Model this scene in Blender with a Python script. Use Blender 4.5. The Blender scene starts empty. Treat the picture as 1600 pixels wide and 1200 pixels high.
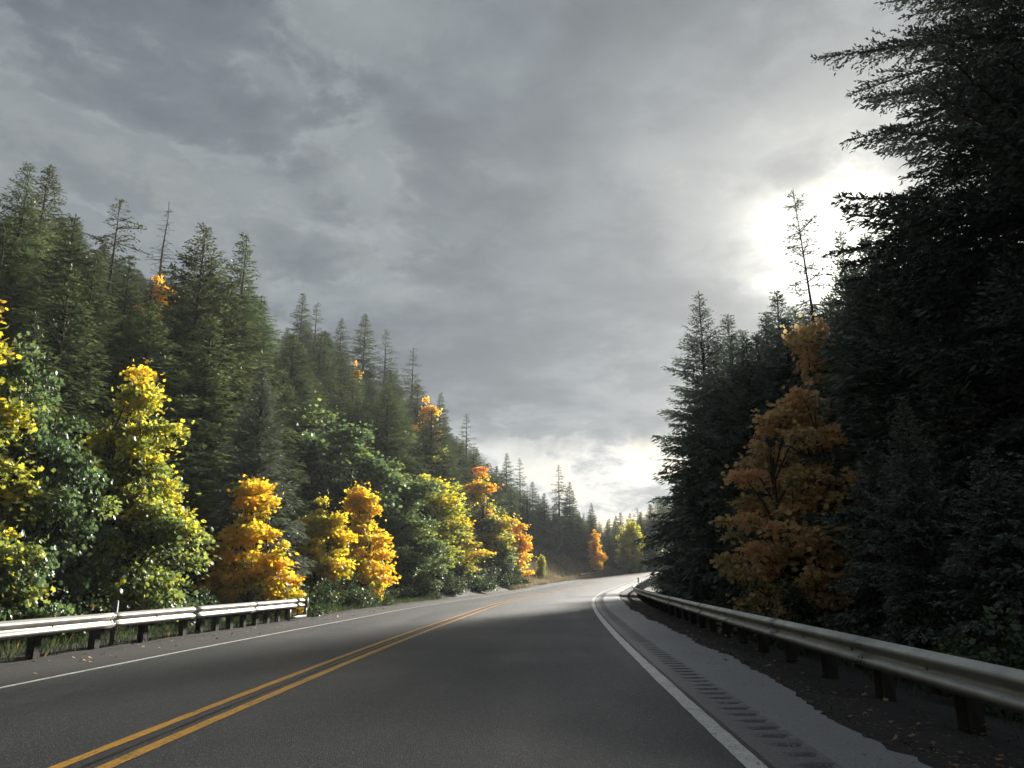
import bpy, math
import numpy as np
from mathutils import Vector, Matrix, Euler

scene = bpy.context.scene
R = math.radians

# ------------------------------------------------------------------ camera
H_CAM = 1.25
F_PX = 1200.0                       # focal length in pixels of the 1600 px wide picture
YH, XV = 892.66, 841.2              # horizon row, vanishing column of the near road
PITCH = math.atan((YH - 600) / F_PX)
YAW = math.atan((XV - 800) / F_PX * math.cos(PITCH))
cam_d = bpy.data.cameras.new("camera")
cam_d.sensor_width = 36.0
cam_d.lens = 36.0 * F_PX / 1600.0
cam_d.clip_start = 0.05
cam_d.clip_end = 3000.0
cam = bpy.data.objects.new("camera", cam_d)
scene.collection.objects.link(cam)
cam.location = (0, 0, H_CAM)
cam.rotation_euler = (math.pi / 2 + PITCH, 0, YAW)
scene.camera = cam
CAM_M = cam.rotation_euler.to_matrix()

def ray(px, py):
    """world direction through a point of the 1600x1200 photograph"""
    return (CAM_M @ Vector(((px - 800) / F_PX, (600 - py) / F_PX, -1.0))).normalized()

def at_depth(px, py, d):
    r = ray(px, py)
    k = d / r.y
    return Vector((r.x * k, d, H_CAM + r.z * k))

# ------------------------------------------------------------------ light
SUN_DIR = ray(1350, 408)
SUN_EL = math.asin(SUN_DIR.z)
SUN_AZ = math.atan2(SUN_DIR.x, SUN_DIR.y)          # from +Y towards +X
sun_d = bpy.data.lights.new("sun", "SUN")
sun_d.energy = 5.0
sun_d.angle = R(6.0)
sun_d.color = (1.0, 0.94, 0.84)
sun = bpy.data.objects.new("sun", sun_d)
scene.collection.objects.link(sun)
sun.rotation_euler = (-SUN_DIR).to_track_quat('-Z', 'Y').to_euler()
sun.location = (60, 160, 90)

world = bpy.data.worlds.new("World")
scene.world = world
world.use_nodes = True

def build_world():
    nt = world.node_tree
    N = nt.nodes; L = nt.links
    N.clear()
    def nd(t, **k):
        n = N.new(t)
        for a, b in k.items():
            setattr(n, a, b)
        return n
    def math_(op, a, b=None, c=None, clamp=False):
        n = nd("ShaderNodeMath", operation=op, use_clamp=clamp)
        for i, v in enumerate((a, b, c)):
            if v is None: continue
            if isinstance(v, (int, float)): n.inputs[i].default_value = v
            else: L.new(v, n.inputs[i])
        return n.outputs[0]
    def ramp(v, lo, hi, a=0.0, b=1.0, smooth=True):
        n = nd("ShaderNodeMapRange", interpolation_type='SMOOTHSTEP' if smooth else 'LINEAR', clamp=True)
        L.new(v, n.inputs[0])
        n.inputs[1].default_value = lo; n.inputs[2].default_value = hi
        n.inputs[3].default_value = a; n.inputs[4].default_value = b
        return n.outputs[0]
    def mixc(f, a, b, mode='MIX'):
        n = nd("ShaderNodeMix", data_type='RGBA', blend_type=mode)
        n.clamp_factor = True
        if isinstance(f, (int, float)): n.inputs[0].default_value = f
        else: L.new(f, n.inputs[0])
        for i, v in ((6, a), (7, b)):
            if isinstance(v, tuple): n.inputs[i].default_value = (*v, 1)
            else: L.new(v, n.inputs[i])
        return n.outputs[2]
    tc = nd("ShaderNodeTexCoord")
    nrm = nd("ShaderNodeVectorMath", operation='NORMALIZE'); L.new(tc.outputs['Generated'], nrm.inputs[0])
    d = nrm.outputs[0]
    sp = nd("ShaderNodeSeparateXYZ"); L.new(d, sp.inputs[0])
    z = sp.outputs[2]
    # cloud deck: direction projected on a flat layer
    den = math_('ADD', math_('MAXIMUM', z, 0.0), 0.16)
    u = math_('DIVIDE', sp.outputs[0], den); v = math_('DIVIDE', sp.outputs[1], den)
    cb = nd("ShaderNodeCombineXYZ"); L.new(u, cb.inputs[0]); L.new(v, cb.inputs[1])
    def noise(scale, detail, rough, dist=0.0, off=(0, 0, 0), src=None):
        mp = nd("ShaderNodeMapping"); mp.inputs[1].default_value = off
        L.new(src if src is not None else cb.outputs[0], mp.inputs[0])
        n = nd("ShaderNodeTexNoise")
        n.inputs['Scale'].default_value = scale; n.inputs['Detail'].default_value = detail
        n.inputs['Roughness'].default_value = rough; n.inputs['Distortion'].default_value = dist
        L.new(mp.outputs[0], n.inputs[0])
        return n.outputs[0]
    n_big = noise(1.15, 3, .5, .3, (3.1, 1.7, 0))
    n_mid = noise(2.6, 7, .55, .25, (7.3, 2.2, 0))
    n_fine = noise(7.5, 9, .62, .35, (1.3, 9.2, 0))
    thick = math_('ADD', math_('MULTIPLY', n_big, .5), math_('ADD', math_('MULTIPLY', n_mid, .36), math_('MULTIPLY', n_fine, .14)))
    # angle to the sun
    dot = nd("ShaderNodeVectorMath", operation='DOT_PRODUCT'); L.new(d, dot.inputs[0])
    dot.inputs[1].default_value = tuple(SUN_DIR)
    ang = math_('ARCCOSINE', math_('MINIMUM', dot.outputs['Value'], 1.0))
    # thickness shades the deck
    base = mixc(ramp(thick, .42, .60), (.100, .116, .131), (.061, .074, .092))
    base = mixc(1.0, base, mixc(ramp(n_mid, .36, .64), (1.13, 1.13, 1.12), (.86, .87, .89)), 'MULTIPLY')
    base = mixc(1.0, base, mixc(ramp(n_fine, .34, .66), (1.08, 1.08, 1.075), (.93, .935, .94)), 'MULTIPLY')
    near = math_('POWER', 2.718, math_('MULTIPLY', ang, -4.0))
    base = mixc(math_('MULTIPLY', near, .80), base, (.35, .35, .335))
    # thin torn places let light through, more so close to the sun
    thin = ramp(thick, .50, .41)
    wisp = ramp(n_fine, .44, .66)
    tear = math_('MULTIPLY', thin, math_('ADD', math_('MULTIPLY', wisp, .75), .15))
    tearnear = math_('MULTIPLY', tear, math_('POWER', 2.718, math_('MULTIPLY', ang, -1.6)))
    # bright torn seams between the cloud masses
    seam = ramp(math_('ABSOLUTE', math_('SUBTRACT', n_mid, .5)), .05, .0)
    seam = math_('MULTIPLY', math_('MULTIPLY', seam, ramp(n_fine, .56, .42)), ramp(n_big, .56, .44))
    base = mixc(math_('MULTIPLY', seam, .16), base, (.32, .335, .34))
    base = mixc(math_('MULTIPLY', tearnear, .85), base, (.40, .395, .36))
    # sun burning through
    ragged = math_('ADD', ang, math_('MULTIPLY', math_('SUBTRACT', thick, .5), .50))
    ragged = math_('MAXIMUM', ragged, 0.0)
    glow1 = math_('POWER', 2.718, math_('MULTIPLY', math_('MULTIPLY', ragged, ragged), -190.0))
    glow2 = math_('POWER', 2.718, math_('MULTIPLY', ragged, -6.5))
    g1 = mixc(1.0, (0, 0, 0), (1.0, .95, .83))
    vs = nd("ShaderNodeVectorMath", operation='SCALE'); L.new(g1, vs.inputs[0])
    L.new(math_('ADD', math_('MULTIPLY', glow1, 1.0), math_('MULTIPLY', glow2, .17)), vs.inputs['Scale'])
    # open band under the edge of the deck, with broken cumulus in it
    sky = nd("ShaderNodeTexSky", sky_type='NISHITA')
    sky.sun_disc = False
    sky.sun_elevation = SUN_EL
    sky.sun_rotation = SUN_AZ
    sky.altitude = 100; sky.dust_density = 1.5
    skc = nd("ShaderNodeVectorMath", operation='SCALE'); L.new(sky.outputs[0], skc.inputs[0])
    skc.inputs['Scale'].default_value = .034
    n_c = noise(9.0, 8, .6, .3, (.4, .9, .3), src=d)
    sc2 = nd("ShaderNodeVectorMath", operation='MULTIPLY'); L.new(d, sc2.inputs[0]); sc2.inputs[1].default_value = (1, 1, 2.2)
    n_p = noise(13.0, 9, .62, .3, (.1, .5, .2), src=sc2.outputs[0])
    puff = ramp(n_p, .43, .54)
    pale = mixc(ramp(n_p, .50, .64), (.40, .40, .38), (.17, .18, .19))
    openc = mixc(math_('ADD', math_('MULTIPLY', puff, .8), .16), skc.outputs[0], pale)
    zedge = math_('ADD', z, math_('MULTIPLY', math_('SUBTRACT', n_c, .5), .11))
    gap = ramp(zedge, .188, .142)
    allc = mixc(gap, base, openc)
    add = nd("ShaderNodeVectorMath", operation='ADD'); L.new(allc, add.inputs[0]); L.new(vs.outputs[0], add.inputs[1])
    # below the horizon: dull ground tone
    fin = mixc(ramp(z, -.02, -.10), add.outputs[0], (.03, .03, .028))
    up = nd("ShaderNodeVectorMath", operation='SCALE'); L.new(fin, up.inputs[0]); up.inputs['Scale'].default_value = 6.2
    bg = nd("ShaderNodeBackground"); bg.inputs['Strength'].default_value = 0.1
    L.new(up.outputs[0], bg.inputs[0])
    out = nd("ShaderNodeOutputWorld"); L.new(bg.outputs[0], out.inputs[0])
build_world()

scene.view_settings.view_transform = 'Standard'
scene.view_settings.look = 'None'
scene.view_settings.exposure = 1.6
scene.view_settings.gamma = 1.0
scene.view_settings.use_curve_mapping = False
scene.cycles.max_bounces = 10
scene.cycles.diffuse_bounces = 8
scene.cycles.glossy_bounces = 2
scene.cycles.transmission_bounces = 4
scene.cycles.volume_bounces = 0
scene.cycles.caustics_reflective = False
scene.cycles.caustics_refractive = False
scene.cycles.sample_clamp_indirect = 3.0

# ------------------------------------------------------------------ helpers
COL = scene.collection

def link(name, me, parent=None, mat=None):
    o = bpy.data.objects.new(name, me)
    COL.objects.link(o)
    if mat is not None and not me.materials:
        me.materials.append(mat)
    if parent is not None:
        o.parent = parent
    return o

def tag(o, label=None, category=None, group=None, kind=None):
    if label: o["label"] = label
    if category: o["category"] = category
    if group: o["group"] = group
    if kind: o["kind"] = kind
    return o

def empty(name, loc, rz=0.0):
    o = bpy.data.objects.new(name, None)
    o.empty_display_size = .3
    COL.objects.link(o)
    o.location = loc
    o.rotation_euler = (0, 0, rz)
    return o

def npmesh(name, verts, faces, smooth=False, tint=None, mat=None):
    """faces: (M,k) int array, or list of such arrays"""
    me = bpy.data.meshes.new(name)
    verts = np.ascontiguousarray(verts, dtype=np.float32).reshape(-1, 3)
    if not isinstance(faces, list): faces = [faces]
    faces = [np.asarray(f, dtype=np.int32) for f in faces if len(f)]
    loops = np.concatenate([f.ravel() for f in faces])
    tot = np.concatenate([np.full(len(f), f.shape[1], np.int32) for f in faces])
    start = np.concatenate([[0], np.cumsum(tot)[:-1]]).astype(np.int32)
    me.vertices.add(len(verts)); me.vertices.foreach_set("co", verts.ravel())
    me.loops.add(len(loops)); me.loops.foreach_set("vertex_index", loops)
    me.polygons.add(len(tot)); me.polygons.foreach_set("loop_start", start)
    if smooth: me.polygons.foreach_set("use_smooth", np.ones(len(tot), bool))
    if tint is not None:
        a = me.attributes.new("tint", 'FLOAT', 'POINT')
        a.data.foreach_set("value", np.ascontiguousarray(tint, dtype=np.float32))
    me.update(calc_edges=True)
    if mat is not None: me.materials.append(mat)
    return me

def grid_faces(nu, nv, off=0):
    i = np.arange(nu - 1)[:, None] * nv + np.arange(nv - 1)[None, :] + off
    i = i.ravel()
    return np.stack([i, i + nv, i + nv + 1, i + 1], 1)

def frames(path):
    t = np.gradient(path, axis=0)
    t /= np.linalg.norm(t, axis=1, keepdims=True) + 1e-9
    a = np.where(np.abs(t[:, 2:3]) > .9, np.array([[1., 0, 0]]), np.array([[0., 0, 1.]]))
    n = np.cross(t, a); n /= np.linalg.norm(n, axis=1, keepdims=True) + 1e-9
    return t, n, np.cross(t, n)

def tube(path, rad, sides=6):
    path = np.asarray(path, float); rad = np.asarray(rad, float)
    t, n, b = frames(path)
    an = np.linspace(0, 2 * np.pi, sides, endpoint=False)
    v = path[:, None] + rad[:, None, None] * (np.cos(an)[None, :, None] * n[:, None] + np.sin(an)[None, :, None] * b[:, None])
    m = len(path)
    i = np.arange(m - 1)[:, None] * sides + np.arange(sides)[None]
    j = np.arange(m - 1)[:, None] * sides + (np.arange(sides)[None] + 1) % sides
    f = np.stack([i, j, j + sides, i + sides], -1).reshape(-1, 4)
    return v.reshape(-1, 3), f

class Bag:
    def __init__(s): s.v = []; s.f = []; s.n = 0
    def add(s, v, f):
        s.v.append(np.asarray(v, float)); s.f.append(np.asarray(f, int) + s.n); s.n += len(v)
    def box(s, c, size, ax=None):
        x, y, z = np.array(size) / 2
        v = np.array([[sx * x, sy * y, sz * z] for sx in (-1, 1) for sy in (-1, 1) for sz in (-1, 1)])
        if ax is not None: v = v @ np.array(ax)
        f = [[0, 1, 3, 2], [4, 6, 7, 5], [0, 4, 5, 1], [2, 3, 7, 6], [0, 2, 6, 4], [1, 5, 7, 3]]
        s.add(v + np.array(c), f)
    def mesh(s, name, mat=None, smooth=False):
        by = {}
        for f in s.f: by.setdefault(f.shape[1], []).append(f)
        return npmesh(name, np.concatenate(s.v), [np.concatenate(x) for x in by.values()], smooth, None, mat)

def vnoise(x, y, scale, seed=0):
    """cheap smooth value noise, vectorised"""
    x = np.asarray(x, float) / scale + seed * 17.13; y = np.asarray(y, float) / scale + seed * 9.71
    xi = np.floor(x); yi = np.floor(y); fx = x - xi; fy = y - yi
    fx = fx * fx * (3 - 2 * fx); fy = fy * fy * (3 - 2 * fy)
    def h(a, b):
        s = np.sin(a * 127.1 + b * 311.7) * 43758.5453
        return s - np.floor(s)
    return ((h(xi, yi) * (1 - fx) + h(xi + 1, yi) * fx) * (1 - fy) + (h(xi, yi + 1) * (1 - fx) + h(xi + 1, yi + 1) * fx) * fy)

def sstep(a, b, x):
    t = np.clip((np.asarray(x, float) - a) / (b - a), 0, 1)
    return t * t * (3 - 2 * t)

# ------------------------------------------------------------------ materials
def new_mat(name):
    m = bpy.data.materials.new(name); m.use_nodes = True
    m.node_tree.nodes.clear()
    return m

class NT:
    def __init__(s, m): s.t = m.node_tree; s.N = s.t.nodes; s.L = s.t.links
    def nd(s, t, **k):
        n = s.N.new(t)
        for a, b in k.items(): setattr(n, a, b)
        return n
    def put(s, sock, v):
        if isinstance(v, (int, float)): sock.default_value = v
        elif isinstance(v, tuple): sock.default_value = (*v, 1) if len(sock.default_value) == 4 and len(v) == 3 else v
        else: s.L.new(v, sock)
    def math(s, op, a, b=0.0, clamp=False):
        n = s.nd("ShaderNodeMath", operation=op, use_clamp=clamp)
        s.put(n.inputs[0], a); s.put(n.inputs[1], b)
        return n.outputs[0]
    def noise(s, vec, scale, detail=4, rough=.55, dist=0.0):
        n = s.nd("ShaderNodeTexNoise")
        if vec is not None: s.L.new(vec, n.inputs['Vector'])
        n.inputs['Scale'].default_value = scale; n.inputs['Detail'].default_value = detail
        n.inputs['Roughness'].default_value = rough; n.inputs['Distortion'].default_value = dist
        return n.outputs[0]
    def ramp(s, v, lo, hi, a=0.0, b=1.0):
        n = s.nd("ShaderNodeMapRange", clamp=True)
        s.put(n.inputs[0], v)
        for i, q in enumerate((lo, hi, a, b)): s.put(n.inputs[i + 1], q)
        return n.outputs[0]
    def colramp(s, v, stops):
        n = s.nd("ShaderNodeValToRGB"); s.put(n.inputs[0], v)
        e = n.color_ramp.elements
        while len(e) < len(stops): e.new(.5)
        for x, (p, c) in zip(e, stops): x.position = p; x.color = (*c, 1)
        return n.outputs[0]
    def mix(s, f, a, b, mode='MIX'):
        n = s.nd("ShaderNodeMix", data_type='RGBA', blend_type=mode)
        s.put(n.inputs[0], f); s.put(n.inputs[6], a); s.put(n.inputs[7], b)
        return n.outputs[2]
    def bump(s, h, strength, dist):
        n = s.nd("ShaderNodeBump"); s.put(n.inputs['Height'], h)
        n.inputs['Strength'].default_value = strength; n.inputs['Distance'].default_value = dist
        return n.outputs[0]
    def principled(s, col, rough, metal=0.0, normal=None, spec=.5):
        n = s.nd("ShaderNodeBsdfPrincipled")
        s.put(n.inputs['Base Color'], col); s.put(n.inputs['Roughness'], rough)
        s.put(n.inputs['Metallic'], metal); s.put(n.inputs['Specular IOR Level'], spec)
        if normal is not None: s.L.new(normal, n.inputs['Normal'])
        s.out(n.outputs[0]); return n
    def out(s, sh):
        o = s.nd("ShaderNodeOutputMaterial"); s.L.new(sh, o.inputs[0])
    def obj(s): return s.nd("ShaderNodeTexCoord").outputs['Object']
    def geo(s): return s.nd("ShaderNodeNewGeometry").outputs['Position']

def asphalt(name, dark, light, rough_lo, rough_hi, bump=.5, speck=.9):
    m = new_mat(name); t = NT(m); p = t.geo()
    fine = t.noise(p, 120.0, 2, .7)
    grain = t.nd("ShaderNodeTexVoronoi"); t.L.new(p, grain.inputs['Vector']); grain.inputs['Scale'].default_value = 105.0
    gcol = t.nd("ShaderNodeSeparateColor"); t.L.new(grain.outputs['Color'], gcol.inputs[0])
    mp = t.nd("ShaderNodeMapping"); t.L.new(p, mp.inputs[0]); mp.inputs['Scale'].default_value = (1.1, .06, 1)
    patch = t.noise(mp.outputs[0], 1.0, 5, .6)
    patch2 = t.noise(p, .35, 4, .55)
    c = t.mix(t.ramp(patch, .3, .7), dark, light)
    c = t.mix(t.ramp(gcol.outputs[0], .84, 1.0, 0, speck), c, (min(light[0] * 6, .45), min(light[1] * 6, .45), min(light[2] * 6, .45)))
    c = t.mix(t.ramp(fine, .30, .55, .6 * speck, 0.0), c, (dark[0] * .4, dark[1] * .4, dark[2] * .4))
    h = t.math('ADD', t.math('MULTIPLY', grain.outputs['Distance'], -.9), t.math('MULTIPLY', fine, .6))
    r = t.ramp(t.math('ADD', t.math('MULTIPLY', patch, .5), t.math('MULTIPLY', patch2, .5)), .36, .64, rough_lo, rough_hi)
    t.principled(c, r, 0, t.bump(h, bump, .008), .32)
    return m

M = {}
M['asphalt'] = asphalt('asphalt_lane', (.020, .0225, .026), (.033, .0365, .041), .46, .60, .8)
M['shoulder'] = asphalt('asphalt_shoulder', (.20, .206, .212), (.26, .266, .272), .42, .56, .7, .75)
M['shoulder_left'] = asphalt('asphalt_outer_shoulder', (.018, .0175, .018), (.03, .029, .029), .6, .75, .55)

def paint(name, col, wear_col):
    m = new_mat(name); t = NT(m); p = t.geo()
    w = t.noise(p, 32.0, 6, .7); w2 = t.noise(p, 3.0, 4, .6)
    f = t.ramp(t.math('ADD', w, t.math('MULTIPLY', t.math('SUBTRACT', w2, .5), .35)), .53, .62)
    crack = t.nd("ShaderNodeTexVoronoi", feature='DISTANCE_TO_EDGE'); t.L.new(p, crack.inputs['Vector']); crack.inputs['Scale'].default_value = 11.0
    f = t.math('MAXIMUM', f, t.ramp(crack.outputs['Distance'], .0, .022, .75, 0.0))
    dirt = t.ramp(t.noise(p, 7.0, 4, .6), .35, .75, 0, .45)
    c = t.mix(dirt, col, (col[0] * .62, col[1] * .6, col[2] * .56))
    c = t.mix(t.math('MULTIPLY', f, .85), c, wear_col)
    t.principled(c, .42, 0, t.bump(w, .35, .006), .5)
    return m
M['white_paint'] = paint('white_road_paint', (.60, .60, .57), (.07, .07, .07))
M['yellow_paint'] = paint('yellow_road_paint', (.60, .30, .035), (.06, .05, .035))

def soil(name, a, b, scale, bump=1.0, rough=.85, flecks=None):
    m = new_mat(name); t = NT(m); p = t.geo()
    n = t.noise(p, scale, 8, .65); n2 = t.noise(p, .5, 4, .55)
    st = t.nd("ShaderNodeTexVoronoi"); t.L.new(p, st.inputs['Vector']); st.inputs['Scale'].default_value = scale * 3.2
    sc = t.nd("ShaderNodeSeparateColor"); t.L.new(st.outputs['Color'], sc.inputs[0])
    c = t.mix(t.ramp(t.math('ADD', t.math('MULTIPLY', n, .7), t.math('MULTIPLY', n2, .3)), .35, .65), a, b)
    c = t.mix(t.ramp(sc.outputs[0], .4, 1., 0, .45), c, (b[0] * 1.5, b[1] * 1.45, b[2] * 1.4))
    if flecks: c = t.mix(t.ramp(t.noise(p, scale * 2.3, 3, .6), .64, .70, 0, .8), c, flecks)
    h = t.math('ADD', n, t.math('MULTIPLY', st.outputs['Distance'], -.6))
    t.principled(c, rough, 0, t.bump(h, bump, .05), .3)
    return m
M['gravel'] = soil('dark_verge_gravel', (.020, .018, .018), (.040, .036, .034), 14.0, .8, .9)
M['earth'] = soil('forest_floor', (.022, .020, .013), (.055, .046, .026), 3.0, 1.0, .9, (.10, .06, .02))
M['bank'] = soil('grassy_bank', (.10, .075, .045), (.20, .15, .085), 2.5, .8, .9)

def steel(name, base=(.40, .41, .41), metal=.55):
    m = new_mat(name); t = NT(m); p = t.geo()
    n = t.noise(p, 2.2, 6, .6)
    mp = t.nd("ShaderNodeMapping"); t.L.new(p, mp.inputs[0]); mp.inputs['Scale'].default_value = (9, 9, .8)
    st = t.noise(mp.outputs[0], 1.0, 5, .6)
    sp = t.noise(p, 26.0, 3, .6)
    c = t.mix(t.ramp(n, .35, .7), base, (base[0] * .75, base[1] * .75, base[2] * .73))
    c = t.mix(t.ramp(st, .52, .80, 0, .38), c, (base[0] * .45, base[1] * .42, base[2] * .37))
    c = t.mix(t.ramp(sp, .66, .74, 0, .6), c, (.10, .075, .05))
    t.principled(c, t.ramp(n, .3, .7, .36, .54), metal, t.bump(sp, .15, .004), .5)
    return m
M['steel'] = steel('galvanised_steel')
M['bolt'] = steel('bolt_steel', (.20, .19, .18))

def wood(name, a, b):
    m = new_mat(name); t = NT(m); p = t.obj()
    mp = t.nd("ShaderNodeMapping"); t.L.new(p, mp.inputs[0]); mp.inputs['Scale'].default_value = (14, 14, 1.4)
    n = t.noise(mp.outputs[0], 2.0, 6, .6)
    t.principled(t.mix(t.ramp(n, .3, .7), a, b), .85, 0, t.bump(n, .6, .02), .2)
    return m
M['post'] = wood('weathered_timber', (.013, .012, .011), (.042, .036, .030))
M['bark'] = wood('bark', (.030, .024, .019), (.085, .068, .052))
M['pale_bark'] = wood('bleached_bark', (.06, .055, .052), (.14, .13, .12))

def plain(name, col, rough=.6, metal=0.0):
    m = new_mat(name); t = NT(m)
    n = t.noise(t.obj(), 30.0, 4, .6)
    t.principled(t.mix(t.ramp(n, .3, .8), col, (col[0] * .7, col[1] * .7, col[2] * .7)), rough, metal)
    return m
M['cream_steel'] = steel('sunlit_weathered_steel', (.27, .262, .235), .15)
M['shaded_steel'] = plain('shade_toned_steel', (.075, .075, .075), .9)  # far rail: shade of the trees put into the steel's dark matte colour
M['marker_grey'] = plain('grey_marker_plastic', (.12, .12, .125), .5)
M['marker_white'] = plain('white_marker_plastic', (.75, .75, .73), .4)

def leafmat(name, stops, trans=.42, gloss=.06, rough=.4, tboost=1.5, objvar=.25):
    m = new_mat(name); t = NT(m)
    at = t.nd("ShaderNodeAttribute"); at.attribute_name = "tint"
    oi = t.nd("ShaderNodeObjectInfo")
    c = t.colramp(at.outputs['Fac'], stops)
    hsv = t.nd("ShaderNodeHueSaturation"); t.L.new(c, hsv.inputs['Color'])
    t.put(hsv.inputs['Value'], t.ramp(oi.outputs['Random'], 0, 1, 1 - objvar, 1 + objvar))
    t.put(hsv.inputs['Hue'], t.ramp(oi.outputs['Random'], 0, 1, .5 - .02 * objvar * 4, .5 + .02 * objvar * 4))
    c = hsv.outputs[0]
    df = t.nd("ShaderNodeBsdfDiffuse"); t.L.new(c, df.inputs[0])
    tr = t.nd("ShaderNodeBsdfTranslucent")
    tb = t.nd("ShaderNodeHueSaturation"); t.L.new(c, tb.inputs['Color']); tb.inputs['Saturation'].default_value = 1.0; tb.inputs['Value'].default_value = tboost
    t.L.new(tb.outputs[0], tr.inputs[0])
    mx = t.nd("ShaderNodeMixShader"); mx.inputs[0].default_value = trans
    t.L.new(df.outputs[0], mx.inputs[1]); t.L.new(tr.outputs[0], mx.inputs[2])
    gl = t.nd("ShaderNodeBsdfGlossy"); gl.inputs['Roughness'].default_value = rough
    gl.inputs['Color'].default_value = (.9, .95, .9, 1)
    mg = t.nd("ShaderNodeMixShader"); mg.inputs[0].default_value = gloss
    t.L.new(mx.outputs[0], mg.inputs[1]); t.L.new(gl.outputs[0], mg.inputs[2])
    t.out(mg.outputs[0])
    return m
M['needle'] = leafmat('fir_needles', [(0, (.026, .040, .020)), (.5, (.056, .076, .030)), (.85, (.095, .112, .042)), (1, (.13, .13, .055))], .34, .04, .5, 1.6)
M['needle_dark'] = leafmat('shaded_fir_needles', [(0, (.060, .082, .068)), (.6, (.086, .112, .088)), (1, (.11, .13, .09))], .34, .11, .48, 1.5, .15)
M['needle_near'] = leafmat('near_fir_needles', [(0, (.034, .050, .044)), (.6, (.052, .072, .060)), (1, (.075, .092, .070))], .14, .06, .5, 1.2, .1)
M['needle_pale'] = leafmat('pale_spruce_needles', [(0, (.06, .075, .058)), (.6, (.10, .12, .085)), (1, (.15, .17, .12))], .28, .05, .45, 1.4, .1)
M['maple'] = leafmat('maple_leaves', [(0, (.046, .078, .032)), (.28, (.085, .125, .042)), (.42, (.20, .235, .042)), (.55, (.46, .43, .03)), (.68, (.72, .52, .03)), (.82, (.76, .42, .02)), (.92, (.68, .30, .02)), (1, (.48, .18, .025))], .62, .09, .5, 1.45, .06)
M['dull_maple'] = leafmat('russet_leaves', [(0, (.10, .12, .05)), (.3, (.34, .28, .12)), (.6, (.64, .45, .22)), (1, (.66, .38, .20))], .55, .05, .5, 1.3, .06)
M['grass'] = leafmat('dry_grass', [(0, (.09, .09, .035)), (.4, (.20, .15, .07)), (1, (.36, .28, .15))], .4, .03, .5, 1.2, .05)
M['shrub'] = leafmat('shrub_leaves', [(0, (.020, .038, .018)), (.5, (.045, .075, .026)), (.8, (.085, .11, .035)), (1, (.25, .17, .03))], .35, .05, .45, 1.4, .15)
M['greyshrub'] = leafmat('grey_shrub_leaves', [(0, (.04, .048, .038)), (1, (.12, .135, .10))], .3, .05, .4, 1.2, .1)
M['litter'] = leafmat('fallen_leaves', [(0, (.10, .05, .02)), (.5, (.30, .16, .04)), (1, (.45, .33, .15))], .1, .08, .4, 1.0, .05)

# ------------------------------------------------------------------ road path
KS = np.array([-70, 0, 8, 16, 24, 32, 42, 55, 70, 90, 120, 190, 230, 320.])
KK = np.array([0, .0030, .0017, .0021, .0008, .0026, .0021, .0018, .0033, .0061, .0112, .0112, .004, 0.])
GG = np.array([0, 0, -.0049, -.0083, -.0093, -.0041, -.0105, -.0079, -.0017, .0268, .0449, .03, .01, 0.])
DS = .25
SS = np.arange(-70, 320, DS)
_k = np.interp(SS, KS, KK); _g = np.interp(SS, KS, GG)
_h = np.cumsum(_k) * DS; _x = np.cumsum(np.sin(_h)) * DS; _y = np.cumsum(np.cos(_h)) * DS; _z = np.cumsum(_g) * DS
_i2 = int(np.argmin(np.abs(SS - 2.0)))
_h -= _h[_i2]
_x = np.cumsum(np.sin(_h)) * DS; _y = np.cumsum(np.cos(_h)) * DS
_x += -3.047 - _x[_i2]; _y += 2.0 - _y[_i2]; _z -= _z[_i2]
WL, WR = 3.853, 4.40

def cross(off):
    off = np.asarray(off, float)
    return np.where(off < 0, .038 * off, .0121 * np.minimum(off, 5.6) - .05 * np.maximum(off - 5.6, 0))

def P(s, off, dz=0.0):
    s, off = np.broadcast_arrays(np.asarray(s, float), np.asarray(off, float))
    x = np.interp(s, SS, _x); y = np.interp(s, SS, _y); z = np.interp(s, SS, _z); h = np.interp(s, SS, _h)
    return np.stack([x + np.cos(h) * off, y - np.sin(h) * off, z + cross(off) + dz], -1)

_cs = slice(0, len(SS), 4)
def station(X, Y):
    X = np.ravel(X); Y = np.ravel(Y)
    sx, sy, sh, s0 = _x[_cs], _y[_cs], _h[_cs], SS[_cs]
    S = np.empty(len(X)); O = np.empty(len(X))
    for a in range(0, len(X), 4000):
        dx = X[a:a + 4000, None] - sx; dy = Y[a:a + 4000, None] - sy
        i = (dx * dx + dy * dy).argmin(1); r = np.arange(len(i))
        along = dx[r, i] * np.sin(sh[i]) + dy[r, i] * np.cos(sh[i])
        S[a:a + 4000] = s0[i] + np.clip(along, -.5, .5)
        O[a:a + 4000] = dx[r, i] * np.cos(sh[i]) - dy[r, i] * np.sin(sh[i])
        end = (i == 0) | (i == len(sx) - 1)
        O[a:a + 4000][end] = np.sign(O[a:a + 4000][end]) * np.sqrt(dx[r, i] ** 2 + dy[r, i] ** 2)[end]
    return S, O

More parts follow.
